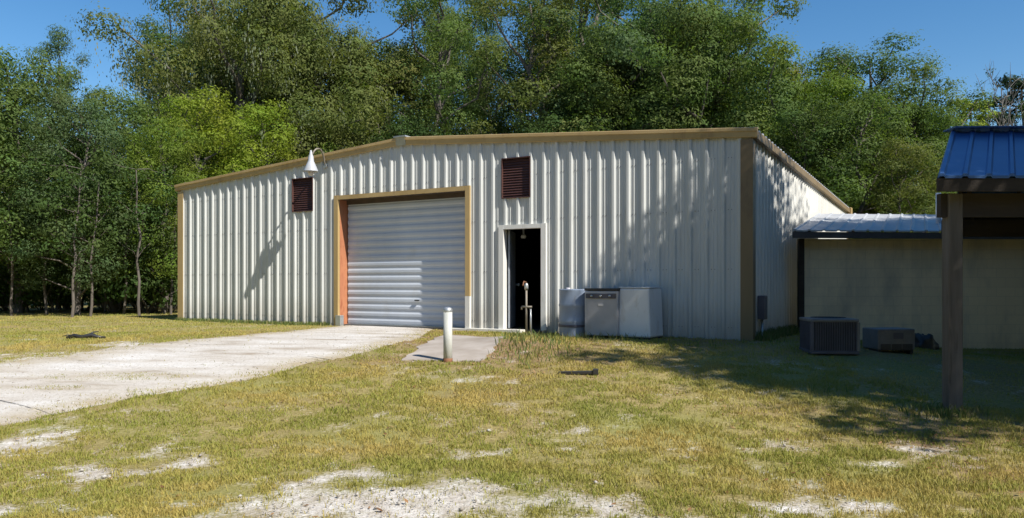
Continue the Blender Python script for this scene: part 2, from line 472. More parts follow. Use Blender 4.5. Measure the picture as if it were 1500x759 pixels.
def ztop(x): return EAVE+(PEAK-EAVE)*(1-abs(x-BW/2)/(BW/2))
def ribbed(L, top, openings, pitch=.305, h=.034, z0=-.45, brk=()):
    """profile wall in plane y=0 (ribs towards -y), openings = (x0,x1,z0,z1)"""
    xs = {0.0: 0.0, L: 0.0}
    k = 0
    while k*pitch < L:
        c = k*pitch+.12
        for dx, hh in ((-.052, 0), (-.022, h), (.022, h), (.052, 0)):
            if 0 < c+dx < L: xs[round(c+dx, 4)] = hh
        for dx in (.115, .185):            # little stiffening ribs
            for e, hh in ((-.014, 0), (0, .007), (.014, 0)):
                if 0 < c+dx+e < L: xs[round(c+dx+e, 4)] = hh
        k += 1
    ks = sorted(xs); prof = [(x, xs[x]) for x in ks]
    def hat(x):
        return float(np.interp(x, [p[0] for p in prof], [p[1] for p in prof]))
    allx = sorted(set(ks) | {o[0] for o in openings} | {o[1] for o in openings} | set(brk))
    b = MB()
    for x0, x1 in zip(allx[:-1], allx[1:]):
        if x1-x0 < 1e-5: continue
        xm = (x0+x1)/2; h0, h1 = hat(x0), hat(x1)
        iv = [(z0, None)]
        for o in sorted([o for o in openings if o[0] < xm < o[1]], key=lambda o: o[2]):
            lo = iv.pop()[0]; 
            if o[2] > lo: iv.append((lo, o[2]))
            iv.append((o[3], None))
        for lo, hi in iv:
            za, zb = (top(x0), top(x1)) if hi is None else (hi, hi)
            b.add([(x0, -h0, lo), (x1, -h1, lo), (x1, -h1, zb), (x0, -h0, za)], [(0, 1, 2, 3)])
    return b
# openings measured in the photograph
G = (LX(497), LX(683), 0.0, LZ(590, 286))
Dr = (LX(739), LX(794), 0.06, LZ(766, 335))
V1 = (LX(430), LX(459), LZ(444, 309), LZ(444, 262))
V2 = (LX(737), LX(777), LZ(757, 289), LZ(757, 232))
ops = [(G[0], G[1], -1, G[3]), (Dr[0], Dr[1], -1, Dr[3]), V1, V2]
ribbed(BW, ztop, ops, brk=(BW/2,)).build('front_wall', M['siding'], mb)
b = MB(); scr = MB()
for zr in (.22, 1.28, 2.36, 3.30):
    for k in range(int(BW/.305)):
        for dx in (.21, .27):
            xx = k*.305+dx
            if any(o[0]-.15 < xx < o[1]+.15 and zr < o[3]+.12 and zr > o[2]-.1 for o in ops) or xx > BW-.2: continue
            scr.box((xx-.006, -.009, zr-.006), (xx+.006, -.002, zr+.006))
so_ = scr.build('fasteners', M['ac'], mb); so_['kind'] = 'stuff'
# other walls
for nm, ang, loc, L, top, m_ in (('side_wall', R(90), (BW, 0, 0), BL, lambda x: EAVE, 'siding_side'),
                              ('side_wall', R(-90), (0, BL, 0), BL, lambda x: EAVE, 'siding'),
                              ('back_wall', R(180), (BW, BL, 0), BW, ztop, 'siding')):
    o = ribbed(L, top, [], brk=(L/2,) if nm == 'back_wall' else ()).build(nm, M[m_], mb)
    o.rotation_euler = (0, 0, ang); o.location = loc
# interior: lining set 12 cm inside, floor
b = MB()
e = .12
for (x0, x1) in ((e, Dr[0]-.1), (Dr[1]+.1, BW-e)):
    pass
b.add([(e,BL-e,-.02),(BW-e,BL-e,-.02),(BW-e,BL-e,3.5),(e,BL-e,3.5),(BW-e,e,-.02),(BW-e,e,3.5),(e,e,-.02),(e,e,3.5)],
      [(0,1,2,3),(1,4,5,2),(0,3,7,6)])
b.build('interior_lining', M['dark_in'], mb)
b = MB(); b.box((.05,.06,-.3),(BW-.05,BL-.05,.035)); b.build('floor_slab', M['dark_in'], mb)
b = MB(); b.box((LX(655), -.10, -.35), (G[1]+.12, .045, .045)); b.box((G[1]+.125, -.16, -.35), (LX(768), .045, .062))
b.build('foundation_edge', M['slab'], mb, bevel=.008)
# roof: two ribbed slopes with overhang
ov = .10
def roof_slope(xa, za, xb, zb, y0, y1):
    b = MB(); ln = math.hypot(xb-xa, zb-za); ys = []; y = y0
    while y < y1:
        for dx, hh in ((0, 0), (.03, .032), (.07, .032), (.10, 0)):
            if y+dx < y1: ys.append((y+dx, hh))
        y += .305
    ys.append((y1, 0)); vs = []
    for yy, hh in ys: vs += [(xa, yy, za+hh), (xb, yy, zb+hh), (xa, yy, za+hh-.05), (xb, yy, zb+hh-.05)]
    fs = []
    for k in range(len(ys)-1):
        a = k*4; fs += [(a, a+4, a+5, a+1), (a+2, a+3, a+7, a+6), (a, a+2, a+6, a+4), (a+1, a+5, a+7, a+3)]
    b.add(vs, fs); return b
rz = .05
roof_slope(-ov, EAVE+rz+.01, BW/2, PEAK+rz+.02, -.05, BL+.12).build('roof', M['roof'], mb)
roof_slope(BW/2+.001, PEAK+rz+.02, BW+ov, EAVE+rz+.01, -.05, BL+.12).build('roof', M['roof'], mb)
b = MB(); b.bar((BW/2, -.14, PEAK+rz+.045), (BW/2, BL+.14, PEAK+rz+.045), .34, .03); b.build('ridge_cap', M['galv'], mb)
# rake trims on the front (L shape with lip) and eave trims on the sides
def rake(xa, za, xb, zb, y, sgn):
    b = MB()
    prof = [(0, -.085), (-.02, -.085), (-.03, -.075), (-.040, .015), (-.055, .03), (-.055, .085), (-.01, .10), (.10, .10), (.10, .08), (0, .075)]
    vs = []
    for (x, z) in ((xa, za), (xb, zb)):
        vs += [(x, y+sgn*p, z+q) for p, q in prof]
    n = len(prof)
    fs = [(k, (k+1) % n, n+(k+1) % n, n+k) for k in range(n)]+[tuple(range(n)), tuple(range(2*n-1, n-1, -1))]
    b.add(vs, fs); return b
rake(-.13, EAVE-.005, BW/2-.12, PEAK-.012, -.045, 1).build('rake_trim', M['trim'], mb)
rake(BW/2+.12, PEAK-.012, BW+.13, EAVE-.005, -.045, 1).build('rake_trim', M['trim'], mb)
b = MB(); 
b.add([(BW/2-.14,-.110,PEAK+.098),(BW/2+.14,-.110,PEAK+.098),(BW/2+.14,-.075,PEAK-.10),(BW/2-.14,-.075,PEAK-.10),
       (BW/2-.14,.03,PEAK+.112),(BW/2+.14,.03,PEAK+.112)], [(0,3,2,1),(0,1,5,4)])
b.build('peak_box', M['galv'], mb)
rake(-.13, EAVE-.005, BW/2, PEAK-.012, BL+.045, -1).build('rake_trim', M['trim'], mb)
rake(BW/2+.005, PEAK-.012, BW+.13, EAVE-.005, BL+.045, -1).build('rake_trim', M['trim'], mb)
for x in (BW+.06, -.06):
    b = MB(); b.box((x-.055, -.02, EAVE-.10), (x+.055, BL+.02, EAVE+.055)); b.build('eave_trim', M['corner'], mb, bevel=.01)
b = MB(); b.box((BW+.02, BL+.05, EAVE-.16), (BW+.17, BL+.35, EAVE+.10)); b.build('gutter_end', M['trim'], mb, bevel=.02)
# corner trims
for x, y in ((BW, 0), (0, 0), (0, BL), (BW, BL)):
    sx = 1 if x > 0 else -1; sy = 1 if y > 0 else -1; w = .17; tk = .05
    xo = x+sx*tk; yo = y+sy*tk
    b = MB()
    b.box((min(xo, x-sx*w), min(yo, yo-sy*.012), -.4), (max(xo, x-sx*w), max(yo, yo-sy*.012), EAVE-.10))
    b.box((min(xo, xo-sx*.012), min(yo-sy*.013, y-sy*w), -.4), (max(xo, xo-sx*.012), max(yo-sy*.013, y-sy*w), EAVE-.10))
    b.build('corner_trim', M['corner'] if x > 0 else M['trim'], mb)  # right corners use the trim with shade painted in
# roll-up door opening
RC = .29
fr = MB(); fr.box((G[0]-.13, -.05, 0), (G[0]-.002, .02, G[3]+.10)); fr.build('door_trim', M['trim'], mb)
fr = MB(); fr.box((G[1]+.002, -.05, .75), (G[1]+.12, .02, G[3]+.10)); fr.build('door_trim', M['trim'], mb)
fr = MB(); fr.box((G[1]+.002, -.052, .05), (G[1]+.12, .02, .748)); fr.build('door_trim', M['trim_white'], mb)
fr = MB(); fr.box((G[0]-.128, -.048, G[3]), (G[1]+.118, -.02, G[3]+.098)); fr.build('door_trim', M['trim'], mb)
b = MB(); b.box((G[0]-.10, .022, 0), (G[0]+.0, RC+.05, G[3])); b.build('door_jamb', M['oxide'], mb)
b = MB(); b.box((G[1]-.0, .022, 0), (G[1]+.10, RC+.05, G[3])); b.build('door_jamb', M['oxide'], mb)
b = MB(); b.box((G[0]-.1, .022, G[3]+.001), (G[1]+.1, RC+.05, G[3]+.15)); b.box((G[0], RC-.03, G[3]-.10), (G[1], RC-.005, G[3])); b.build('door_header', M['header'], mb)
b = MB(); b.box((G[0]-.06, -.075, .0), (G[0]+.10, .05, .26)); b.build('jamb_foot', M['galv'], mb, bevel=.01)
b = MB(); z = .05; zt = G[3]-.02; pitch = .172; vs = []; n = 0
while z < zt:
    for dz_, hh in ((0, 0), (.035, -.015), (.09, -.015), (.125, 0)):
        zz = min(z+dz_, zt); vs += [(G[0]+.03, RC+hh, zz), (G[1]-.005, RC+hh, zz)]; n += 1
    z += pitch
b.add(vs, [(2*k, 2*k+1, 2*k+3, 2*k+2) for k in range(n-1)])
gd = b.build('rollup_door', M['door_white'], mb)
b = MB(); b.box((G[0]+.03, RC-.045, .0), (G[1]-.005, RC-.002, .052)); b.build('bottom_bar', M['galv'], gd)
b = MB(); b.box((LX(598), RC-.055, .62), (LX(598)+.12, RC-.025, .65)); b.build('latch', M['black'], gd)
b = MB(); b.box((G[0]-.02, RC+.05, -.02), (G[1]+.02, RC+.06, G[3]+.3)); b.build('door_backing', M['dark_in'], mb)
# walk-in door: frame, open leaf
b = MB(); fw = .115
b.box((Dr[0]-fw, -.055, .06), (Dr[0], .10, Dr[3]+.09)); b.box((Dr[1], -.055, .06), (Dr[1]+fw, .10, Dr[3]+.09)); b.box((Dr[0]+.001, -.053, Dr[3]), (Dr[1]-.001, .098, Dr[3]+.088))
dfm = b.build('door_frame', M['trim_white'], mb)
b = MB(); b.box((Dr[0]+.015, .12, .07), (Dr[0]+.06, .98, Dr[3]-.01), Matrix.Rotation(R(21), 3, 'Z'), (Dr[0]+.02, .12, 1))
dl = b.build('door_leaf', M['grey_door'], mb, bevel=.006)
b = MB(); q = Matrix.Rotation(R(21), 3, 'Z')@Vector((.06, .74, 0))
b.tube([(Dr[0]+.02+q.x, .12+q.y, 1.0), (Dr[0]+.09+q.x, .12+q.y-.02, 1.0)], .022, 10)
b.tube([(Dr[0]+.09+q.x, .12+q.y-.02, 1.0), (Dr[0]+.12+q.x, .12+q.y-.02, 1.0)], .035, 12); b.build('door_handle', M['galv'], dl, True)
b = MB(); b.box((Dr[0], .10, -.05), (Dr[1], .16, 1.02)); 
# mid rail seen across the opening
b = MB(); b.box((Dr[0]+.30, 1.2, 1.12), (Dr[1]+.6, 1.24, 1.17)); b.build('inner_rail', M['galv'], mb)
# small lamp glimpsed inside near the top of the doorway
b = MB(); lx = LX(767, .5); lz = LZ(767, 346, .5); b.lathe([(0,-.05),(.05,-.045),(.065,0),(.05,.03),(.02,.04),(.02,.3)], (lx, .5, lz), 14)
b.build('inner_lamp', M['shade'], mb, True)
# vents
for (x0, x1, z0, z1) in (V1, V2):
    f = MB(); w = .018
    f.box((x0-w, -.045, z0-w), (x0, .05, z1+w)); f.box((x1, -.045, z0-w), (x1+w, .05, z1+w))
    f.box((x0+.001, -.043, z0-w), (x1-.001, .048, z0)); f.box((x0+.001, -.043, z1), (x1-.001, .048, z1+w))
    v = f.build('louvre_vent', M['louver'], mb)
    s = MB(); n = 15; hh = (z1-z0)/n
    for k in range(n):
        s.box((x0, -.012, z0+k*hh+.01), (x1, .045, z0+k*hh+.022), Matrix.Rotation(R(58), 3, 'X'))
    s.build('slats', M['louver'], v)
    s = MB(); s.box((x0, .052, z0), (x1, .06, z1)); s.build('backing', M['dark_in'], v)
# meter box on the side wall
b = MB(); b.box((BW+.04, .36, .36), (BW+.17, .62, .80)); mt = b.build('meter_box', M['ac'], mb, bevel=.015)
b = MB(); b.tube([(BW+.10, .49, .36), (BW+.10, .49, -.35)], .022, 10); b.build('conduit', M['galv'], mt, True)

# wall light on gooseneck
wl = thing('wall_light', 'pale barn lamp on curved pipe arm above the small brown vent', 'lamp', (*world(LX(478), -.05), LZ(478, 243)), BROT)
lxl = LX(455.5, -.52)-LX(478); zl = LZ(455.5, 240, -.52)-LZ(478, 243); yl = -.47
b = MB(); b.lathe([(.0,-.02),(.06,-.02),(.06,.02),(0,.02)], (0,0,0), 16)
o = b.build('mount_plate', M['galv'], wl); o.rotation_euler = (R(90), 0, 0)
b = MB(); pts = []
P0, P1, P2, P3 = Vector((0,0,0)), Vector((.02,-.05,.42)), Vector((lxl+.12,yl+.05,zl+.52)), Vector((lxl,yl,zl+.14))
for k in range(15):
    t_ = k/14; pts.append(P0*(1-t_)**3+P1*3*t_*(1-t_)**2+P2*3*t_*t_*(1-t_)+P3*t_**3)
b.tube(pts, .021, 10); b.build('arm', M['pipe_tan'], wl, True)
b = MB(); b.lathe([(0,.33),(.018,.32),(.035,.24),(.06,.17),(.07,.06),(.09,.02),(.125,-.06),(.17,-.17),(.175,-.19),(.163,-.185),(.12,-.06),(.06,.02)], (lxl, yl, zl), 28)
b.build('lamp_shade', M['shade'], wl, True)
b = MB(); b.lathe([(.05,-.10),(.07,-.16),(.07,-.23),(.045,-.28),(0,-.29)], (lxl, yl, zl), 20); b.build('lamp_globe', M['glass'], wl, True)

# ------------------------------------------------------------------ annex with low roof
AY = 16.2
ax0 = at(1172, 0, AY)[0]; ax1 = 16.5
ann = thing('annex_building', 'low tan block building with pale metal lean-to roof behind the shaded yard', 'building', (ax0, AY, float(zg(ax0, AY))), 0)
oz = ann.location.z
ztopA = at(0, 350, AY)[2]-oz
b = MB(); b.box((0, 0, -.6), (ax1-ax0, .2, ztopA)); b.box((ax1-ax0-.2, .202, -.6), (ax1-ax0, 5.2, ztopA+.3))
b.build('wall', M['block'], ann)
b = MB(); b.box((-.06, -.10, -.4), (.055, -.003, ztopA)); b.build('corner_post', M['wood_beam'], ann)
# roof skewed along the main building's side wall
fl = (at(1161, 0, AY-.45)[0], AY-.45, at(0, 337, AY-.45)[2]); bl = (*world(BW+.08, 8.0), 0)
bl = (bl[0], bl[1], at(0, 313, bl[1])[2]); frr = (ax1+.3, AY-.45, fl[2]-.06); brr = (ax1+3.2, bl[1], bl[2]-.1)
def rel(p, o): return (p[0]-o[0], p[1]-o[1], p[2]-o[2])
AO = (ax0, AY, oz)
def metal_sheet(fl, fr, bl, br, pitch, h, th=.03):
    fl, fr, bl, br = map(Vector, (fl, fr, bl, br)); n = int((fr-fl).length/pitch); b = MB(); us = []
    for k in range(n+1):
        for du, hh in ((0, 0), (.02, h), (.06, h), (.08, 0)):
            u = (k*pitch+du)/(fr-fl).length
            if u < 1: us.append((u, hh))
    us.append((1, 0)); vs = []
    for u, hh in us:
        a = fl.lerp(fr, u); c = bl.lerp(br, u); up = Vector((0,0,hh)); dn = Vector((0,0,hh-th))
        vs += [a+up, c+up, a+dn, c+dn]
    fs = []
    for k in range(len(us)-1):
        a = k*4; fs += [(a, a+4, a+5, a+1), (a+2, a+3, a+7, a+6), (a, a+2, a+6, a+4), (a+1, a+5, a+7, a+3)]
    fs += [(0,1,3,2)]
    b.add([tuple(v) for v in vs], fs); return b
metal_sheet(rel(fl, AO), rel(frr, AO), rel(bl, AO), rel(brr, AO), .305, .02).build('roof', M['annex_roof'], ann)
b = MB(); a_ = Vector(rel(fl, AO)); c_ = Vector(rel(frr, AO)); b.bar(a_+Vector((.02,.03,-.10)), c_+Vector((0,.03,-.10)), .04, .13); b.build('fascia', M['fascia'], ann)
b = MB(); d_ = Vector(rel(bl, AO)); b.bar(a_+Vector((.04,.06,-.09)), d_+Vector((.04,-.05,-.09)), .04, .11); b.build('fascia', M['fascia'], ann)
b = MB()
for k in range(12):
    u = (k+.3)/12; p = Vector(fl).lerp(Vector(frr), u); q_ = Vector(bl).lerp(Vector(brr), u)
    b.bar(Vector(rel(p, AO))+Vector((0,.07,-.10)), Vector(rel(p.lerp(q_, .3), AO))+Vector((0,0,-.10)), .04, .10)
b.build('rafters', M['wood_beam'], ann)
pv = at(1374.5, 322, 17.5)
vp = MB(); vp.tube([(0,0,-.25),(0,0,.62)], .055, 14)
o = vp.build('vent_pipe', M['white_paint'], ann, True, loc=rel(pv, AO))

# ------------------------------------------------------------------ open shed at right
SY = 8.4
sx = (1395-CX)/F*SY
sh = thing('open_shed', 'open timber post shed with shiny blue metal roof at right edge', 'shed', (sx, SY, float(zg(sx, SY))), 0)
SO = (sx, SY, sh.location.z)
rk = Vector((.545, .838))                 # rake direction on plan
eL = Vector(at(1374, 257, 8.15)); eR = Vector((eL.x+5.4, 8.15-.12, eL.z-.02))
run = 2.35
rL = Vector((eL.x+rk.x*run, eL.y+rk.y*run, 0)); rL.z = at(0, 193, rL.y)[2]
rR = Vector((eR.x+rk.x*run, eR.y+rk.y*run, rL.z))
bL = Vector((rL.x+rk.x*run, rL.y+rk.y*run, eL.z-.02)); bR = Vector((rR.x+rk.x*run, rR.y+rk.y*run, eL.z-.02))
metal_sheet(rel(eL, SO), rel(eR, SO), rel(rL, SO), rel(rR, SO), .25, .022).build('roof_sheet', M['blue_roof'], sh)
metal_sheet(rel(bR, SO), rel(bL, SO), rel(rR, SO), rel(rL, SO), .25, .022).build('roof_sheet', M['blue_roof'], sh)
b = MB(); b.bar(Vector(rel(rL, SO))+Vector((-.02,0,.035)), Vector(rel(rR, SO))+Vector((0,0,.035)), .30, .02); b.build('ridge_cap', M['blue_roof'], sh)
def S(v, dx=0, dy=0, dz=0): return Vector(rel(v, SO))+Vector((dx, dy, dz))
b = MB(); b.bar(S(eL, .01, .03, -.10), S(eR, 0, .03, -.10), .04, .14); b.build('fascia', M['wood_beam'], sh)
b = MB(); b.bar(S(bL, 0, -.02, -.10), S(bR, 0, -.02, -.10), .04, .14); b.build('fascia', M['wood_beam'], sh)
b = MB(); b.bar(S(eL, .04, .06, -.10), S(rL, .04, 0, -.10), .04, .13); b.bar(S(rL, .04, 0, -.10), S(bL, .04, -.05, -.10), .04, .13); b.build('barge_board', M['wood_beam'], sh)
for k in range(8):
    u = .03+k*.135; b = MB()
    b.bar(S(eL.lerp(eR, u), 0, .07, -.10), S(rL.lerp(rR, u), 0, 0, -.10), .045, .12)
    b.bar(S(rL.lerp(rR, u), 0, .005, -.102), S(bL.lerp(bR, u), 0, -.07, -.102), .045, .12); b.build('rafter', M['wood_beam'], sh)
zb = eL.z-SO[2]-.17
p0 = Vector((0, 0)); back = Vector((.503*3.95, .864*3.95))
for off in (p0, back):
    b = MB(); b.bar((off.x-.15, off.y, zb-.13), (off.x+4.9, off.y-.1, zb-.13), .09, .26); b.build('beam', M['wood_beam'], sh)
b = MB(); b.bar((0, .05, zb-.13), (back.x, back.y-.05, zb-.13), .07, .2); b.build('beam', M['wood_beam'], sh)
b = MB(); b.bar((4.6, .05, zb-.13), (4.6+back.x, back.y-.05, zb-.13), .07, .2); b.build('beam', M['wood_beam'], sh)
for off in (p0, back, p0+Vector((4.6, -.1)), back+Vector((4.6, -.1))):
    gz = float(zg(sx+off.x, SY+off.y))-SO[2]
    b = MB(); b.box((off.x-.08, off.y-.07, gz-.3), (off.x+.08, off.y+.07, zb-.002)); b.build('post', M['wood'], sh, bevel=.012)

# ------------------------------------------------------------------ small things
def gp(px, py): x, y = ground_pt(px, py); return (x, y, float(zg(x, y)))
p = gp(656, 530)
bo = thing('bollard', 'short white pipe bollard standing at the concrete apron', 'bollard', p)
b = MB(); hgt = 79*p[1]/F
b.tube([(0,0,-.1),(0,0,hgt-.03)], .066, 20); b.build('pipe', M['bollard'], bo, True)
b = MB(); b.lathe([(.068,hgt-.06),(.070,hgt-.02),(.05,hgt+.005),(0,hgt+.015)], n=20); b.build('cap', M['galv'], bo, True)
b = MB(); b.lathe([(.071,.0),(.0715,.05),(.0675,.055)], (0,0,0), 20); b.build('base_collar', M['rust'], bo, True)

# pale drum, two appliances beside the walk-in door
def wall_item(name, label, cat, pxc, dy, rot=0, zoff=0, group=None):
    x, y = world(LX(pxc, dy), dy); return thing(name, label, cat, (x, y, float(zg(x, y))+zoff), BROT+rot, group)
dr = wall_item('drum', 'round blue-grey metal drum against the wall, nearest the walk-in door', 'drum', 841, -.45, .3, -.02)
b = MB(); r_, h_ = .29, .93
prof = [(0,.0),(r_-.01,.0),(r_,.01),(r_,.03)]
for zc in (.31, .62): prof += [(r_,zc-.03),(r_+.012,zc),(r_,zc+.03)]
prof += [(r_,h_-.03),(r_+.006,h_-.01),(r_-.004,h_),(r_-.02,h_-.02),(0,h_-.02)]
b.lathe(prof, n=36); b.build('body', M['drum_blue'], dr, True)
b = MB(); b.lathe([(0,h_+.03),(.04,h_+.03),(.045,h_-.02)], (-.12,.05,0), 14); b.build('bung_cap', M['badge'], dr, True)
b = MB(); b.lathe([(.303,.20),(.305,.21),(.305,.24),(.303,.25)], n=36); b.build('band', M['ac'], dr, True)

wm = wall_item('washing_machine', 'grey box appliance with dark top and small pale badge, between drum and white cabinet', 'appliance', 889, -.42, R(2))
b = MB(); b.box((-.33,-.32,.04),(.33,.30,.88)); b.build('cabinet', M['appliance_grey'], wm, bevel=.02)
b = MB(); b.box((-.335,-.325,.882),(.335,.305,.93)); b.build('top_panel', M['black'], wm, bevel=.012)
b = MB(); b.box((-.30,-.334,.74),(.30,-.322,.83)); b.build('control_panel', M['ac'], wm, bevel=.004)
for k in (-.18, .0, .18):
    b = MB(); b.tube([(k,-.334,.785),(k,-.355,.785)], .022, 14); b.build('knob', M['galv'], wm, True)
b = MB(); b.box((-.05,-.330,.60),(.05,-.3215,.64)); b.build('badge', M['badge'], wm)
b = MB(); b.box((-.27,-.3235,.14),(.27,-.3205,.70)); b.build('door_panel', M['appliance_grey'], wm, bevel=.002)
for a_, c_ in ((-.28,-.27),(.28,-.27),(-.28,.25),(.28,.25)):
    b = MB(); b.tube([(a_,c_,-.04),(a_,c_,.04)], .022, 10); b.build('foot', M['black'], wm, True)

wc = wall_item('white_cabinet', 'plain white enamel appliance cabinet, rightmost of the three against the wall', 'appliance', 939, -.40, R(-6))
b = MB(); b.add([(-.32,-.30,.03),(.33,-.30,.03),(.33,.28,.03),(-.32,.28,.03),(-.31,-.28,.93),(.29,-.28,.93),(.29,.28,.93),(-.31,.28,.93)],
      [(0,3,2,1),(4,5,6,7),(0,1,5,4),(1,2,6,5),(2,3,7,6),(3,0,4,7)]); b.build('cabinet', M['white_paint'], wc, bevel=.03)
b = MB(); b.box((-.315,-.285,.934),(.295,.285,.955)); b.build('lid', M['white_paint'], wc, bevel=.008)
b = MB(); b.box((-.30,-.28,-.06),(.31,.26,.03)); b.build('plinth', M['black'], wc)

# standpipe in front of the doorway
p = world(LX(771, -.75), -.75)
sp_ = thing('standpipe', 'thin weathered water standpipe with tap in front of the dark doorway', 'standpipe', (p[0], p[1], float(zg(*p))), BROT)
b = MB(); b.tube([(0,0,-.1),(0,0,.98)], .021, 12); b.build('pipe', M['pipe_tan'], sp_, True)
b = MB(); b.tube([(.09,.02,-.1),(.085,.02,.58)], .018, 10); b.build('stake', M['galv'], sp_, True)
b = MB(); b.lathe([(0,.0),(.036,.0),(.04,.05),(.036,.10),(.02,.13),(0,.13)], (0,0,.90), 16); b.build('valve_head', M['galv'], sp_, True)
b = MB(); b.tube([(-.10,0,.56),(.12,0,.56)], .022, 10); b.tube([(-.10,0,.56),(-.10,0,.50)], .02, 10); b.build('tap', M['pipe_tan'], sp_, True)
b = MB(); b.tube([(0,0,1.04),(.0,-.10,1.06),(.02,-.18,.98)], .014, 8); b.build('lever', M['rust'], sp_, True)

# condenser unit
p = gp(1213, 516)
ac = thing('condenser_unit', 'dark air conditioner condenser with upright grille on the shaded grass', 'air conditioner', p, R(-6))
w = 32*p[1]/F; h_ = 50*p[1]/F
b = MB(); b.box((-w+.02,-w+.04,.02),(w-.02,w-.02,h_-.04)); b.build('coil_core', M['black'], ac)
b = MB()
for k in range(19):
    x = -w+.03+k*(2*w-.06)/18; b.box((x-.008,-w+.0,.05),(x+.008,-w+.018,h_-.05))
for k in range(15):
    y = -w+.05+k*(2*w-.08)/14; b.box((w-.018,y-.008,.05),(w,y+.008,h_-.05)); b.box((-w,y-.008,.05),(-w+.018,y+.008,h_-.05))
b.build('grille', M['ac'], ac)
b = MB(); b.box((-w-.01,-w-.012,h_-.05),(w+.01,w,h_)); b.build('top_cover', M['ac_light'], ac, bevel=.015)
b = MB(); b.box((-w-.01,-w-.012,0),(w+.01,w,.05)); b.build('base_pan', M['ac'], ac, bevel=.01)
for a_ in (-1, 1):
    b = MB(); b.box((a_*w-.022,-w-.011,.052),(a_*w+.022,-w+.03,h_-.052)); b.build('corner_post', M['ac_light'] if a_ > 0 else M['ac'], ac)
b = MB()
for r_ in (.06,.11,.16,.21,.26):
    b.tube([(r_*math.cos(t_*math.pi/12), r_*math.sin(t_*math.pi/12), h_+.012) for t_ in range(25)], .005, 6, False)
b.build('fan_guard', M['black'], ac)

p = gp(1303, 515)
wu = thing('window_unit', 'smaller beige air conditioner box with dark slots, set on the grass right of the condenser', 'air conditioner', p, R(4))
w = 28*p[1]/F; h_ = 34*p[1]/F
b = MB(); b.box((-w,-.2,.05),(w,.28,h_)); b.build('casing', M['ac_light'], wu, bevel=.015)
b = MB()
for k in range(3): b.box((-w+.04+k*(2*w-.08)/3+.01,-.212,.04),(-w+.04+(k+1)*(2*w-.08)/3-.01,-.2,.14))
b.build('slots', M['black'], wu)
b = MB(); b.box((-.05,-.215,h_-.16),(.11,-.2,h_-.06)); b.build('panel', M['ac'], wu)
for a_ in (-w+.02, w-.07):
    b = MB(); b.box((a_,-.18,-.06),(a_+.05,.26,.048)); b.build('rail', M['black'], wu)

def lump(name, label, cat, p, rx, ry, rz_, m_, seed, rot=0):
    me = bpy.data.meshes.new(name); import bmesh
    bm = bmesh.new(); bmesh.ops.create_icosphere(bm, subdivisions=4, radius=1)
    from mathutils import noise as mn
    for v in bm.verts:
        d = 1+.35*mn.noise(v.co*1.6+Vector((seed, 0, 0)))+.12*mn.noise(v.co*5+Vector((seed, 3, 0)))
        v.co = Vector((v.co.x*rx*d, v.co.y*ry*d, max(v.co.z*d, -.25)*rz_+rz_*.2))
    bm.to_mesh(me); bm.free(); me.materials.append(m_)
    for q in me.polygons: q.use_smooth = True
    o = link(name, me); o.location = p; o.rotation_euler = (0, 0, rot); return tag(o, label, cat)
lump('refuse_sack', 'dark lumpy sack slumped by the annex wall near the shed post', 'sack', gp(1352, 511), .24, .20, .26, M['bag'], 2)
# rusty strip on the lawn
p = gp(847, 549)
st = MB(); st.box((-.27,-.035,.01),(.27,.035,.05)); st.box((.20,-.05,.0),(.275,.05,.075)); 
o = st.build('steel_offcut', M['bag'], None, bevel=.006, loc=p); o.rotation_euler = (0, R(-2), R(-7)); tag(o, 'short dark metal strip lying flat on the lawn in front of appliances', 'scrap metal')
p = gp(125, 497)
b = MB(); b.tube([(-.32,0,.03),(-.2,.04,.06),(-.05,-.02,.045),(.1,.03,.07),(.22,-.02,.04),(.34,.02,.03)], [.02,.045,.035,.045,.03,.012], 9); b.tube([(.0,0,.05),(.1,.12,.12),(.18,.16,.13)], [.022,.015,.006], 7); b.tube([(-.15,0,.05),(-.24,-.14,.09),(-.33,-.17,.07)], [.02,.012,.005], 7)
o = b.build('fallen_branch', M['bag'], None, True, loc=p); o.rotation_euler = (0,0,R(12)); tag(o, 'short dark branch lying on the grass left of the driveway', 'branch')

# ------------------------------------------------------------------ grass, weeds, litter
rng = np.random.default_rng(5)
def blades(x, y, hgt, wid, lean, name, m_, zoff=0):
    n = len(x); z = zg(x, y)+zoff; a = rng.uniform(0, 2*np.pi, n); la = rng.uniform(0, 2*np.pi, n)
    le = hgt*lean*rng.uniform(.2, 1.3, n)
    dx, dy = np.cos(a)*wid/2, np.sin(a)*wid/2; lx, ly = np.cos(la)*le, np.sin(la)*le
    V = np.empty((n, 5, 3))
    V[:, 0] = np.c_[x-dx, y-dy, z-.005]; V[:, 1] = np.c_[x+dx, y+dy, z-.005]
    V[:, 2] = np.c_[x+dx*.8+lx*.35, y+dy*.8+ly*.35, z+hgt*.6]; V[:, 3] = np.c_[x-dx*.8+lx*.35, y-dy*.8+ly*.35, z+hgt*.6]
    V[:, 4] = np.c_[x+lx, y+ly, z+hgt]
    V = V.reshape(-1, 3); b0 = np.arange(n)*5
    me = bpy.data.meshes.new(name); me.vertices.add(len(V)); me.vertices.foreach_set('co', V.astype(np.float32).ravel())
    loops = np.c_[b0, b0+1, b0+2, b0+3, b0+3, b0+2, b0+4].astype(np.int32)
    me.loops.add(n*7); me.loops.foreach_set('vertex_index', loops.ravel())
    ls = np.c_[np.arange(n)*7, np.arange(n)*7+4].ravel().astype(np.int32)
    me.polygons.add(2*n); me.polygons.foreach_set('loop_start', ls); me.polygons.foreach_set('loop_total', np.tile([4, 3], n).astype(np.int32))
    me.materials.append(m_); me.update(calc_edges=True)
    return link(name, me)
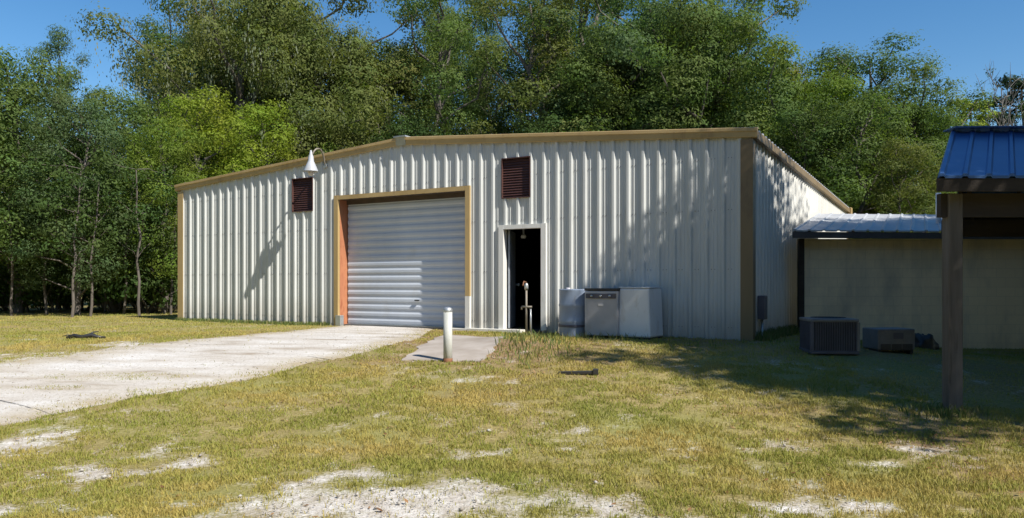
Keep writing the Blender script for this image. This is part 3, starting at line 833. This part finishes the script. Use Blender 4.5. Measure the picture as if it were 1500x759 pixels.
def free(x, y, margin=.0):
    ok = ~inpoly(x, y, DRIVE) & ~inpoly(x, y, SL) & ~inpoly(x, y, BLD)
    ok &= ~((x > ax0-.1) & (y > AY-.05))
    return ok
def sample(n, y0, y1, side=1.2):
    y = rng.uniform(y0, y1, n); x = rng.uniform(-1, 1, n)*(.70*y+side); return x, y
xs, ys = [], []
for n, y0, y1 in ((280000, 4.0, 7.0), (260000, 7.0, 11), (190000, 11, 16), (120000, 16, 26)):
    x, y = sample(n, y0, y1); xs.append(x); ys.append(y)
x = np.concatenate(xs); y = np.concatenate(ys)
sd = sandf(x, y); dt = dirtf(x, y); cl = fbm(x*5, y*5, 41, 3); cl2 = fbm(x*.9, y*.9, 43, 4)
inD = inpoly(x, y, DRIVE)
mu_ = (EU+(EL-EU)*.14); ml_ = (EL+(EU-EL)*.10); inCore = inpoly(x, y, list(map(tuple, mu_[::5]))+list(map(tuple, ml_[::-5])))
strip = blobs(x, y, [patch(170,553,90,5)+(1,), patch(80,570,60,3)+(.7,)]) > .4
prob = np.clip(1.08-sd*1.75-dt*.5, .05, 1)*np.clip((cl-.3)*3.4, .05, 1)*np.where(inD, np.where(strip, .5, np.where(inCore, .012, .22)), 1)
shade_in = (x > 3.5) & (y > 9)
prob *= np.where(shade_in, .6, 1)
prob *= np.where((x > 5) & (y > 8.5) & (y < 12.5), .2, 1)
ok = (rng.random(len(x)) < prob) & ~inpoly(x, y, SL) & ~inpoly(x, y, BLD) & ~((x > ax0-.1) & (y > AY-.05))
x, y, cl2 = x[ok], y[ok], cl2[ok]; n = len(x)
hg = rng.uniform(.014, .038, n)*(.6+.9*cl2)*np.where(rng.random(n) < .04, 1.9, 1)
wd = (.0026+.00055*y)*rng.uniform(.7, 1.3, n)
tag(blades(x, y, hg, wd, .8, 'grass', M['grass']), 'mown yellow-green grass over sandy ground', 'grass', kind='stuff')
# loose stones on the drive and the sandy patches
gx_, gy_ = sample(60000, 4.6, 18); k = (rng.random(len(gx_)) < np.where(inpoly(gx_, gy_, DRIVE), .30, np.clip(sandf(gx_, gy_)*1.4-.5, 0, 1)*.8)) & ~inpoly(gx_, gy_, BLD)
gx_, gy_ = gx_[k], gy_[k]; n = len(gx_); sz = rng.uniform(.004, .014, n)*np.where(rng.random(n) < .06, 2.2, 1); a = rng.uniform(0, 2*np.pi, n); zz_ = zg(gx_, gy_)+.016
O = np.array([[1,0,0],[0,1,0],[-1,0,0],[0,-1,0],[0,0,1],[0,0,-1]])*np.array([1, .75, .55]); ca, sa = np.cos(a), np.sin(a)
V = np.stack([np.c_[gx_+sz*(ca*o[0]-sa*o[1]), gy_+sz*(sa*o[0]+ca*o[1]), zz_+sz*o[2]] for o in O], 1).reshape(-1, 3)
T = np.array([[0,1,4],[1,2,4],[2,3,4],[3,0,4],[1,0,5],[2,1,5],[3,2,5],[0,3,5]]); FI = (np.arange(n)[:, None, None]*6+T[None]).reshape(-1, 3)
tag(link('gravel', np_mesh('gravel', V, FI, M['stone'])), 'loose pale stones scattered over the driveway and sandy patches', 'gravel', kind='stuff')
# taller weeds: hump by the door, foot of walls, drive edges
xs, ys, hs = [], [], []
x, y = sample(60000, 9, 17); w = blobs(x, y, [patch(775,503,60,12)+(1,), patch(860,497,90,5)+(.8,), patch(1020,507,90,6)+(.5,), patch(600,520,60,4)+(.35,), patch(1130,503,60,8)+(.5,), patch(1390,605,45,8)+(.9,)])
k = free(x, y) & (rng.random(len(x)) < np.clip(w*1.6-.55, 0, 1)*.55); xs.append(x[k]); ys.append(y[k]); hs.append(rng.uniform(.05, .17, k.sum()))
x, y = sample(60000, 7, 9.5); w = blobs(x, y, [patch(1380,606,60,9)+(1,), patch(1180,575,120,6)+(.5,)])
k = free(x, y) & (rng.random(len(x)) < np.clip(w*1.6-.6, 0, 1)*.5); xs.append(x[k]); ys.append(y[k]); hs.append(rng.uniform(.04, .12, k.sum()))
# along the left front wall and side wall
lx = rng.uniform(0, LX(485), 2600); ly = -rng.exponential(.07, 2600)-.04; wx, wy = world(lx, ly); xs.append(wx); ys.append(wy); hs.append(rng.uniform(.03, .12, 2600))
lx = rng.uniform(BW+.05, BW+.35, 2500); ly = rng.uniform(0, 5, 2500); wx, wy = world(lx, ly); xs.append(wx); ys.append(wy); hs.append(rng.uniform(.04, .2, 2500))
x = np.concatenate(xs); y = np.concatenate(ys); h_ = np.concatenate(hs)
tag(blades(x, y, h_, rng.uniform(.008, .02, len(x)), .55, 'weeds', M['weeds']), 'taller green weeds at the foot of the walls and by the walk-in door', 'weeds', kind='stuff')
# fallen leaves
x, y = sample(26000, 4.5, 16); w = blobs(x, y, DIRT)+.05
k = free(x, y) & (rng.random(len(x)) < w*.5); x, y = x[k], y[k]; n = len(x)
a = rng.uniform(0, 2*np.pi, n); s = rng.uniform(.012, .032, n); z = zg(x, y)+rng.uniform(.008, .03, n)
c, d = np.cos(a)*s, np.sin(a)*s; tz = rng.uniform(-.4, .4, n)*s
V = np.stack([np.c_[x-c, y-d, z-tz], np.c_[x+d*.5, y-c*.5, z], np.c_[x+c, y+d, z+tz], np.c_[x-d*.5, y+c*.5, z]], 1).reshape(-1, 3)
me = np_mesh('fallen_leaves', V, np.arange(4*n).reshape(-1, 4), M['litter'])
tag(link('fallen_leaves', me), 'scattered brown fallen leaves on the lawn', 'leaf litter', kind='stuff')

# ------------------------------------------------------------------ trees
def leaf_quads(C, N, size, rng, droop=.0, asp=.5):
    n = len(C); N = N/np.linalg.norm(N, axis=1, keepdims=True)
    r = rng.normal(size=(n, 3)); U = np.cross(N, r); U /= np.linalg.norm(U, axis=1, keepdims=True)+1e-9; W = np.cross(N, U)
    U[:, 2] -= droop; 
    s = size[:, None]
    V = np.stack([C-U*s, C+W*s*asp, C+U*s, C-W*s*asp], 1).reshape(-1, 3)
    return V
def clump_leaves(cs, rs, per, size, rng, flat=.7, droop=.1, fine=.78):
    per = per/fine**2; size = size*fine
    Cs, Ns, Ss = [], [], []
    for c, r in zip(cs, rs):
        n = int(per*(r**2))
        d = rng.normal(size=(n, 3)); d /= np.linalg.norm(d, axis=1, keepdims=True)
        rad = r*(.45+.52*rng.random(n)**.5)
        # lobed outline inside the clump
        lob = 1+.30*np.sin(d[:, 0]*5+c[0]*3)*np.sin(d[:, 1]*5+c[1]*2)+.2*np.sin(d[:, 2]*9+c[2])
        p = d*(rad*lob)[:, None]; p[:, 2] *= flat
        Cs.append(c+p); Ns.append(d*1.1+rng.normal(size=(n, 3))*.33+np.array([0, 0, .35])); Ss.append(size*rng.uniform(.6, 1.35, n))
    C = np.concatenate(Cs); N = np.concatenate(Ns); S_ = np.concatenate(Ss)
    return leaf_quads(C, N, S_, rng, droop)

def limb(b, p, q, r0, r1, rr, n=7, wob=.12, sides=7):
    p = Vector(p); q = Vector(q); L = (q-p).length; pts = []; rad = []
    for k in range(n):
        t_ = k/(n-1); w = math.sin(t_*math.pi)*wob*L
        pts.append(p.lerp(q, t_)+Vector((rr.uniform(-1,1)*w, rr.uniform(-1,1)*w, rr.uniform(-.5,1)*w*.6))); rad.append(r0+(r1-r0)*t_)
    b.tube(pts, rad, sides, False); return pts

def proto(kind, seed):
    """unit prototypes ~10 m tall; returns trunk mesh, leaf mesh, moss mesh or None"""
    rr = random.Random(seed); rg = np.random.default_rng(seed); b = MB(); cs = []; rs = []; moss = None
    per, size, flat, mat_ = (900 if kind != 'dense' else 800), (.062 if kind != 'dense' else .085), .66, M['leaf']
    if kind in ('broad', 'dense'):        # oak like spreading crown
        H, R0, zb, nl = 10, 3.6, 3.0, 15
        tp = limb(b, (0,0,-.3), (rr.uniform(-.4,.4), rr.uniform(-.4,.4), 7.5), .30, .10, rr, 8, .04, 10)
        for k in range(nl):
            t_ = .35+.6*k/nl; p = tp[min(int(t_*7), 6)].lerp(tp[min(int(t_*7)+1, 7)], t_*7-int(t_*7)); a = k*2.4+rr.uniform(-.4,.4)
            zz = zb+(H-zb)*(k+.8)/nl; wr = R0*math.sqrt(max(.1, 1-((zz-zb-2.3)/(H-zb-1.6))**2))*rr.uniform(.6, 1.05)
            q = (math.cos(a)*wr, math.sin(a)*wr, zz-.6); pts = limb(b, p, q, .075, .02, rr, 6, .08)
            for e in (3, 4, 5):
                cs.append(np.array(pts[e])+rg.normal(size=3)*.35); rs.append(rr.uniform(.6, 1.15))
            for _ in range(2):
                q2 = Vector(pts[3])+Vector(rg.normal(size=3)*1.1); limb(b, pts[2], q2, .05, .015, rr, 4, sides=5); cs.append(np.array(q2)); rs.append(rr.uniform(.5, .9))
        for _ in range(14 if kind == 'broad' else 34):
            d = rg.normal(size=3); d /= np.linalg.norm(d); cs.append(np.array([0,0,zb+(H-zb)*.5])+d*np.array([R0*.75, R0*.75, (H-zb)*.42])*rr.uniform(.3, 1)); rs.append(rr.uniform(.7, 1.35))
    elif kind == 'bushy':      # leafy down to the ground at a wood's edge
        H = 10; tp = limb(b, (0,0,-.3), (rr.uniform(-.4,.4), rr.uniform(-.4,.4), 8.6), .17, .03, rr, 9, .04, 9)
        for k in range(30):
            zz = 1.9+7.8*(k+.5)/30; wr = 2.7*(1-((zz-3.6)/7.0)**2 if zz > 3.6 else .8+.2*(zz-1)/2.6); a = k*2.4
            wr = max(.5, wr)*rr.uniform(.55, 1.1); p = tp[min(8, int(zz/1.25))]
            q = (math.cos(a)*wr, math.sin(a)*wr, zz); pts = limb(b, p, q, .05, .015, rr, 5, sides=5)
            cs.append(np.array(q)); rs.append(rr.uniform(.65, 1.15)); cs.append(np.array(pts[3])+rg.normal(size=3)*.3); rs.append(rr.uniform(.5, .95))
        per, size = 480, .07
    elif kind == 'airy':       # tall, loose crown with gaps
        H = 10; tp = limb(b, (0,0,-.3), (rr.uniform(-.6,.6), rr.uniform(-.6,.6), 9.2), .17, .03, rr, 10, .035, 9)
        for k in range(24):
            zz = 3.2+6.6*(k+.5)/24; wr = 2.3*(1-((zz-6)/4.6)**2*.7)*rr.uniform(.5, 1.15); a = k*2.4+rr.uniform(-.5,.5)
            p = tp[min(9, int((zz-.9)/1.05))]; q = (math.cos(a)*wr, math.sin(a)*wr, zz+.2); pts = limb(b, p, q, .055, .012, rr, 6, sides=5)
            cs.append(np.array(q)); rs.append(rr.uniform(.45, .9)); cs.append(np.array(pts[3])+rg.normal(size=3)*.25); rs.append(rr.uniform(.4, .8))
        per, size, flat = 1000, .052, .62
    elif kind == 'mossy':      # big live oak with hanging moss
        H, R0 = 10, 4.3; tp = limb(b, (0,0,-.3), (.3, .2, 6.8), .30, .10, rr, 8, .05, 10)
        ends = []
        for k in range(20):
            zz = 3.6+6.0*(k+.5)/20; wr = R0*math.sqrt(max(.12, 1-((zz-6.2)/3.9)**2))*rr.uniform(.55, 1.05); a = k*2.4
            p = tp[min(7, 2+int(k/3.4))]; q = (math.cos(a)*wr, math.sin(a)*wr, zz); pts = limb(b, p, q, .075, .02, rr, 6, .08)
            for e in (3, 4, 5): cs.append(np.array(pts[e])+rg.normal(size=3)*.3); rs.append(rr.uniform(.6, 1.15)); ends.append(np.array(pts[e]))
        per, size, flat = 950, .055, .6
        Vs = []
        for c in ends:
            for _ in range(9):
                s0 = c+rg.normal(size=3)*np.array([.6,.6,.25]); L = rr.uniform(.5, 1.5); n = 16
                C = s0+np.c_[rg.normal(size=n)*.05, rg.normal(size=n)*.05, -np.linspace(0, L, n)]
                N = np.c_[rg.normal(size=(n, 2)), np.zeros(n)]+1e-3
                N /= np.linalg.norm(N, axis=1, keepdims=True); U = np.tile([0, 0, -1.], (n, 1)); W = np.cross(N, U); s = .06*np.linspace(1, .5, n)[:, None]
                Vs.append(np.stack([C-U*s, C+W*s*.38, C+U*s, C-W*s*.38], 1).reshape(-1, 3))
        V = np.concatenate(Vs); moss = np_mesh('moss', V, np.arange(len(V)).reshape(-1, 4), M['moss'])
    elif kind == 'pine':
        H = 10; tp = limb(b, (0,0,-.3), (.1, 0, 9.8), .16, .03, rr, 10, .015, 9)
        for k in range(30):
            zz = 4.0+5.8*(k+.5)/30; wr = 1.9*(1-(zz-4)/7.0)*rr.uniform(.6, 1.1)+.2; a = k*2.4
            p = tp[min(9, int(zz))]; q = (math.cos(a)*wr, math.sin(a)*wr, zz+.25); pts = limb(b, p, q, .04, .012, rr, 5, sides=5)
            cs.append(np.array(q)); rs.append(rr.uniform(.35, .6)); cs.append(np.array(pts[3])); rs.append(rr.uniform(.3, .5))
        per, size, flat, mat_ = 600, .09, .55, M['needle']
    elif kind == 'bare':       # mostly dead, a few leaves left
        H = 10; tp = limb(b, (0,0,-.3), (.2, 0, 8.6), .15, .03, rr, 10, .03, 8)
        for k in range(22):
            zz = 4.0+4.4*(k+.5)/22; a = k*2.4; wr = rr.uniform(.8, 1.7); p = tp[min(9, int(zz))]
            q = Vector((math.cos(a)*wr, math.sin(a)*wr, zz+rr.uniform(.8, 1.8))); pts = limb(b, p, q, .04, .010, rr, 6, sides=5)
            for e in (2, 3, 4, 5):
                for _ in range(2):
                    q2 = Vector(pts[e])+Vector((rr.uniform(-.5,.5), rr.uniform(-.5,.5), rr.uniform(.1,.7))); limb(b, pts[e], q2, .016, .005, rr, 3, sides=4)
            if k % 3 == 0: cs.append(np.array(q)); rs.append(.35)
        per, size = 260, .06
    elif kind == 'sapling':
        H = 5; tp = limb(b, (0,0,-.3), (rr.uniform(-.5,.5), rr.uniform(-.5,.5), 4.6), .05, .02, rr, 8, .018, 7)
        for k in range(12):
            zz = 2.0+3*(k+.5)/12; wr = rr.uniform(.5, 1.2); a = k*2.4; p = tp[min(7, int(zz/.66))]
            q = (math.cos(a)*wr, math.sin(a)*wr, zz); limb(b, p, q, .013, .006, rr, 4, sides=4); cs.append(np.array(q)); rs.append(rr.uniform(.4, .7))
        per, size = 330, .075
    elif kind == 'shrub':
        for k in range(9):
            a = k*2.4; wr = rr.uniform(.2, .9); q = (math.cos(a)*wr, math.sin(a)*wr, rr.uniform(.5, 1.7)); limb(b, (0,0,-.1), q, .03, .01, rr, 5, sides=4)
            cs.append(np.array(q)); rs.append(rr.uniform(.45, .75))
        per, size = 420, .075
    me_t = bpy.data.meshes.new('trunk'); me_t.from_pydata(b.v, [], b.f); me_t.materials.append(M['bark_pale'] if kind in ('bare',) else M['bark'])
    for q in me_t.polygons: q.use_smooth = True
    V = clump_leaves(cs, rs, per, size, rg, flat)
    me_c = np_mesh('crown', V, np.arange(len(V)).reshape(-1, 4), mat_)
    return me_t, me_c, moss
PR = {}
for kd, ns in (('broad', 3), ('dense', 2), ('bushy', 3), ('airy', 3), ('mossy', 1), ('pine', 1), ('bare', 1), ('sapling', 2), ('shrub', 2)):
    PR[kd] = [proto(kd, 100+17*i+len(kd)*3) for i in range(ns)]
NAME = dict(broad='oak_tree', dense='oak_tree', bushy='leafy_tree', airy='slender_tree', mossy='live_oak_tree', pine='pine_tree', bare='bare_tree', sapling='sapling', shrub='shrub')
def plant(kind, var, x, y, sc, color, label, rot=None, sxy=None, group='trees behind the building', cat='tree'):
    me_t, me_c, moss = PR[kind][var % len(PR[kind])]
    o = thing(NAME[kind], label, cat, (x, y, float(zg(x, y))-.02), rot if rot is not None else rnd.uniform(0, 6.28), group)
    o.scale = ((sxy or sc),)*2+(sc,)
    for nm, me in (('trunk', me_t), ('crown', me_c), ('moss', moss)):
        if me is None: continue
        c = link(nm, me, o); c.color = (*color, 1) if nm != 'moss' else (.17, .19, .12, 1)
    return o
DKG = (.070, .114, .032); MDG = (.108, .156, .042); YG = (.19, .245, .030); OLV = (.128, .150, .042); BLG = (.092, .140, .056); BRG = (.135, .19, .030); AUT = (.25, .19, .03)
# px column, depth, kind, variant, scale (x10 m), widening, colour, label
TREES = [
 (400, 50, 'broad', 1, 2.05, .8, DKG, 'far dark oak closing the sky between the live oak and the roof peak'),
 (560, 53, 'broad', 0, 1.92, .62, OLV, 'far olive oak above the roof peak, behind the loose tree'),
 (655, 56, 'broad', 2, 2.35, .50, MDG, 'far tall oak left of the sky gap, its top out of the frame'),
 (835, 52, 'broad', 1, 2.15, .72, DKG, 'far dark oak above the walk-in door, right of the sky gap'),
 (1000, 50, 'broad', 2, 2.05, .72, BLG, 'far oak behind the right roof slope, mostly hidden'),
 (-60, 24.5, 'bushy', 0, .90, 1.15, MDG, 'dark green leafy tree cut by the left edge of the photo, front of the wood'),
 (25, 26.5, 'bushy', 1, .93, 1.1, MDG, 'rounded leafy tree near the left edge, front of the wood'),
 (112, 24.8, 'bushy', 2, .74, 1.0, BLG, 'lower leafy tree above the pair of pale saplings at the left wood edge'),
 (85, 31, 'airy', 0, 1.12, .62, BLG, 'thin topped tree rising against blue sky at upper left'),
 (170, 27.0, 'bushy', 0, .80, 1.05, MDG, 'leafy tree left of the building corner, second row of the wood'),
 (240, 26.0, 'bushy', 1, .68, 1.0, BRG, 'bright leafy tree closest to the left corner of the metal building'),
 (140, 36, 'broad', 1, .84, .9, DKG, 'dark oak filling the gap between the left trees and the mossy oak'),
 (10, 35, 'broad', 0, .92, 1.0, DKG, 'dark oak behind the leafy trees at the far left'),
 (290, 31.0, 'bushy', 2, .90, 1.15, YG, 'bright yellow-green tree behind the left roof slope'),
 (375, 33.5, 'bushy', 0, .90, 1.2, YG, 'yellow-green tree behind the barn lamp'),
 (460, 36.5, 'bushy', 1, .80, 1.1, BRG, 'small bright green tree just left of the roof peak'),
 (362, 37.5, 'mossy', 0, 1.66, .95, OLV, 'huge live oak draped with grey moss towering over the left roof'),
 (300, 42, 'broad', 2, 1.66, .85, DKG, 'tall dark oak behind the live oak, topping the frame left of it'),
 (455, 41, 'broad', 0, 1.78, 1.0, OLV, 'tall olive oak with drooping limbs right of the live oak'),
 (560, 45, 'airy', 1, 1.50, 1.5, OLV, 'loose tree above the roof peak, below a patch of open sky'),
 (640, 42, 'airy', 0, 1.76, 1.05, MDG, 'tall slender tree directly above the roll-up door, left of the sky gap'),
 (592, 39, 'bushy', 1, .98, 1.05, DKG, 'dark low tree just behind the roof peak'),
 (716, 50, 'airy', 2, 1.92, .62, DKG, 'thin dark tree standing in the sky gap behind the roof'),
 (795, 41, 'airy', 1, 1.76, 1.1, OLV, 'tall tree above the walk-in door, right of the sky gap'),
 (800, 38, 'bushy', 0, .96, 1.05, DKG, 'low dark tree behind the roof above the walk-in door'),
 (668, 40, 'bushy', 2, .86, .8, OLV, 'low olive tree over the roof just left of the sky gap'),
 (865, 45, 'airy', 0, 1.95, 1.5, BLG, 'tall bluish-green tree above the middle of the right roof slope'),
 (890, 40, 'broad', 1, 1.45, 1.1, MDG, 'rounded green oak behind the middle of the right roof slope'),
 (955, 42, 'broad', 0, 1.82, 1.0, BLG, 'tall full oak rising above the right roof slope'),
 (1040, 38, 'broad', 2, 1.64, .92, MDG, 'tall green oak behind the building right corner, last to reach the frame top'),
 (1130, 38, 'broad', 1, 1.26, 1.0, BRG, 'bright green oak right of the tall group, behind the side wall'),
 (1215, 41, 'broad', 0, 1.30, .9, MDG, 'green oak standing behind the annex end of the side wall'),
 (1185, 44, 'airy', 2, 1.42, .9, AUT, 'tree with yellowing autumn leaves in the right skyline'),
 (1285, 38, 'airy', 1, 1.30, 1.35, BLG, 'loose topped tree standing highest in the right skyline'),
 (1265, 33, 'bushy', 2, .98, 1.1, MDG, 'dense green tree with thin trunk above the annex roof'),
 (1345, 37, 'broad', 2, 1.10, 1.0, MDG, 'round oak above the annex roof left of the blue roof'),
 (1180, 34, 'bushy', 1, .95, 1.15, DKG, 'dark low tree close behind the sloping side roof edge'),
 (1330, 31, 'bushy', 0, .72, 1.1, OLV, 'low olive tree just over the annex roof'),
 (1425, 46, 'pine', 0, 1.22, 1.1, YG, 'small yellow-green tree on the skyline above the blue roof'),
 (1400, 39, 'bushy', 1, .82, 1.1, BRG, 'low leafy tree over the left end of the blue roof'),
 (1472, 36, 'bare', 0, 1.22, .6, DKG, 'bare grey branched tree above the blue roof'),
 (1500, 46, 'pine', 0, 1.36, 1.2, (.022, .045, .022), 'dark pine cut by the right edge of the photo'),
 (1475, 40, 'broad', 0, .80, 1.0, MDG, 'low round oak behind the blue roof at the right edge'),
 (1580, 38, 'broad', 1, .85, 1.0, MDG, 'oak beyond the right edge behind the blue roofed shed'),
]
for px, Yd, kd, vr, sc, wide, colr, lb in TREES:
    plant(kd, vr, (px-CX)/F*Yd, Yd, sc, colr, lb, sxy=sc*wide)
# thin saplings and shrubs under the left wood edge
SAP = [(-20,25.5),(18,24.2),(42,27),(70,25.4),(104,23.2),(131,23.6),(152,26.5),(180,25.2),(205,24.3),(228,27),(250,25.4)]
for i_, (px, Yd) in enumerate(SAP):
    w_ = ['thin pale stemmed sapling under the trees at the left wood edge', 'sapling with straight grey trunk standing clear at the left wood edge'][1 if px in (104, 131) else 0]
    plant('sapling', i_, (px-CX)/F*Yd, Yd, rnd.uniform(.75, 1.05)*(1.15 if px in (104,131) else 1), DKG, w_, group='saplings at the left wood edge' if px not in (104,131) else 'pale trunked pair at the left wood edge', cat='sapling')
for i_, (px, Yd) in enumerate([(-60,28),(10,29),(60,29.5),(120,28.5),(170,30),(225,29.5),(262,30.5),(-10,31.5),(150,32),(-30,26.4),(28,27.2),(80,26.8),(165,27.0),(215,26.6),(250,27.6),(-90,27),(100,30.5),(200,31.5)]):
    plant('shrub', i_, (px-CX)/F*Yd, Yd, rnd.uniform(.8, 1.7), DKG, 'dark shrub in the shade below the left trees', group='shrubs in the shade of the left wood', cat='shrub')
# trees whose shade falls on the yard from the right
for (u_, v_, zc, kd, vr, sc, wd_, lb) in (
   (13.8, 3.0, 8.6, 'dense', 0, 1.22, 1.22, 'large oak beyond the right edge that shades the building corner'),
   (13.7, 2.7, 9.0, 'dense', 1, 1.3, .76, 'oak beyond the right edge whose shade reaches the appliances'),
   (15.6, 1.6, 10.5, 'dense', 0, 1.5, 1.2, 'broad oak beyond the right edge between the shed and the corner'),
   (17.3, 2.6, 8.8, 'dense', 1, 1.12, 1.2, 'oak beyond the right edge that shades the annex'),
   (21.2, 2.4, 9.0, 'dense', 0, 1.15, 1.2, 'farther oak beyond the right edge behind the shed'),
   (13.7, 2.6, 12.8, 'dense', 0, 1.6, .9, 'taller oak beyond the right edge, second row from the building corner'),
   (16.2, 2.2, 13.2, 'dense', 0, 1.65, .95, 'taller oak beyond the right edge, second row from the annex'),
   (20.0, 1.8, 13.4, 'dense', 1, 1.65, .95, 'taller oak beyond the right edge, second row from the shed'),
   (14.6, -.8, 7.5, 'dense', 1, 1.05, 1.2, 'low spreading oak beyond the right edge in front of the shed'),
   (18.0, .0, 8.0, 'dense', 0, 1.05, 1.25, 'low spreading oak beyond the right edge beside the shed'),
   (12.2, .6, 5.6, 'bushy', 1, .95, 1.15, 'leafy tree beyond the right edge beside the blue roofed shed')):
    hh = (.695*zc-v_)/.719; plant(kd, vr, .66*u_+.751*hh, .751*u_-.66*hh, sc, MDG, lb, rot=1.0, sxy=sc*wd_, group='shade trees to the right of the yard')

# unseen oaks added round the camera's side to block low skylight
for k in range(17):
    a = R(158+k*14.2); rr_ = 27+3*math.sin(k*2.3)
    plant('dense', k, 2+rr_*math.cos(a), 4+rr_*.92*math.sin(a), 1.35+.12*math.sin(k*1.7), MDG, 'tall unseen oak added behind the photographer to cut skylight', sxy=1.35, group='oaks added behind the photographer to cut skylight')

# far wood, one mass nobody could count
rg = np.random.default_rng(77); cs = []; rs = []
for _ in range(520):
    a = rg.uniform(-1, 1); Yd = rg.uniform(58, 78); xx = a*(Yd*1.05); top = 6.5 if abs(xx) < 22 else 8.5
    cs.append(np.array([xx, Yd, rg.uniform(.5, top)])); rs.append(rg.uniform(1.3, 2.4))
V = clump_leaves(cs, rs, 46, .30, rg, .8)
o = link('woodland', np_mesh('woodland', V, np.arange(len(V)).reshape(-1, 4), M['leaf'])); o.color = (*DKG, 1)
tag(o, 'far dark green wood closing the view behind the trees', 'woodland', kind='stuff')

# ------------------------------------------------------------------ light, sky, camera
sv = Vector((.31*-.4916+1.33*.871, .31*-.871-1.33*.4916, 1.41)).normalized()
elev = math.asin(sv.z)
sun = bpy.data.lights.new('sun', 'SUN'); sun.energy = 5.0; sun.angle = R(.53); sun.color = (1, .955, .88)
so = bpy.data.objects.new('sun', sun); col.objects.link(so); so.rotation_euler = (-sv).to_track_quat('-Z', 'Y').to_euler(); so.location = (20, -20, 30)
w = bpy.data.worlds.new('World'); scene.world = w; w.use_nodes = True; nt = w.node_tree
sky = nt.nodes.new('ShaderNodeTexSky'); sky.sky_type = 'NISHITA'; sky.sun_disc = False
sky.sun_elevation = elev; sky.sun_rotation = math.atan2(sv.x, sv.y); sky.ozone_density = 1.2; sky.dust_density = .2; sky.air_density = 1.0; sky.altitude = 100
bg = nt.nodes['Background']; hsv = nt.nodes.new('ShaderNodeHueSaturation'); hsv.inputs['Saturation'].default_value = 1.35; nt.links.new(sky.outputs[0], hsv.inputs['Color'])
nt.links.new(hsv.outputs[0], bg.inputs[0]); bg.inputs[1].default_value = .095

cam = bpy.data.cameras.new('camera'); co = bpy.data.objects.new('camera', cam); col.objects.link(co)
co.location = (0, 0, CAMZ); co.rotation_euler = (R(90), 0, 0)
cam.sensor_width = 36; cam.lens = 36*F/1500; cam.shift_y = (HY-379.5)/1500; cam.clip_end = 3000; cam.clip_start = .05
scene.camera = co
vs_ = scene.view_settings; vs_.view_transform = 'Standard'; vs_.look = 'None'; vs_.exposure = .58; vs_.gamma = 1; vs_.use_curve_mapping = False
scene.render.resolution_x = 1024; scene.render.resolution_y = 518
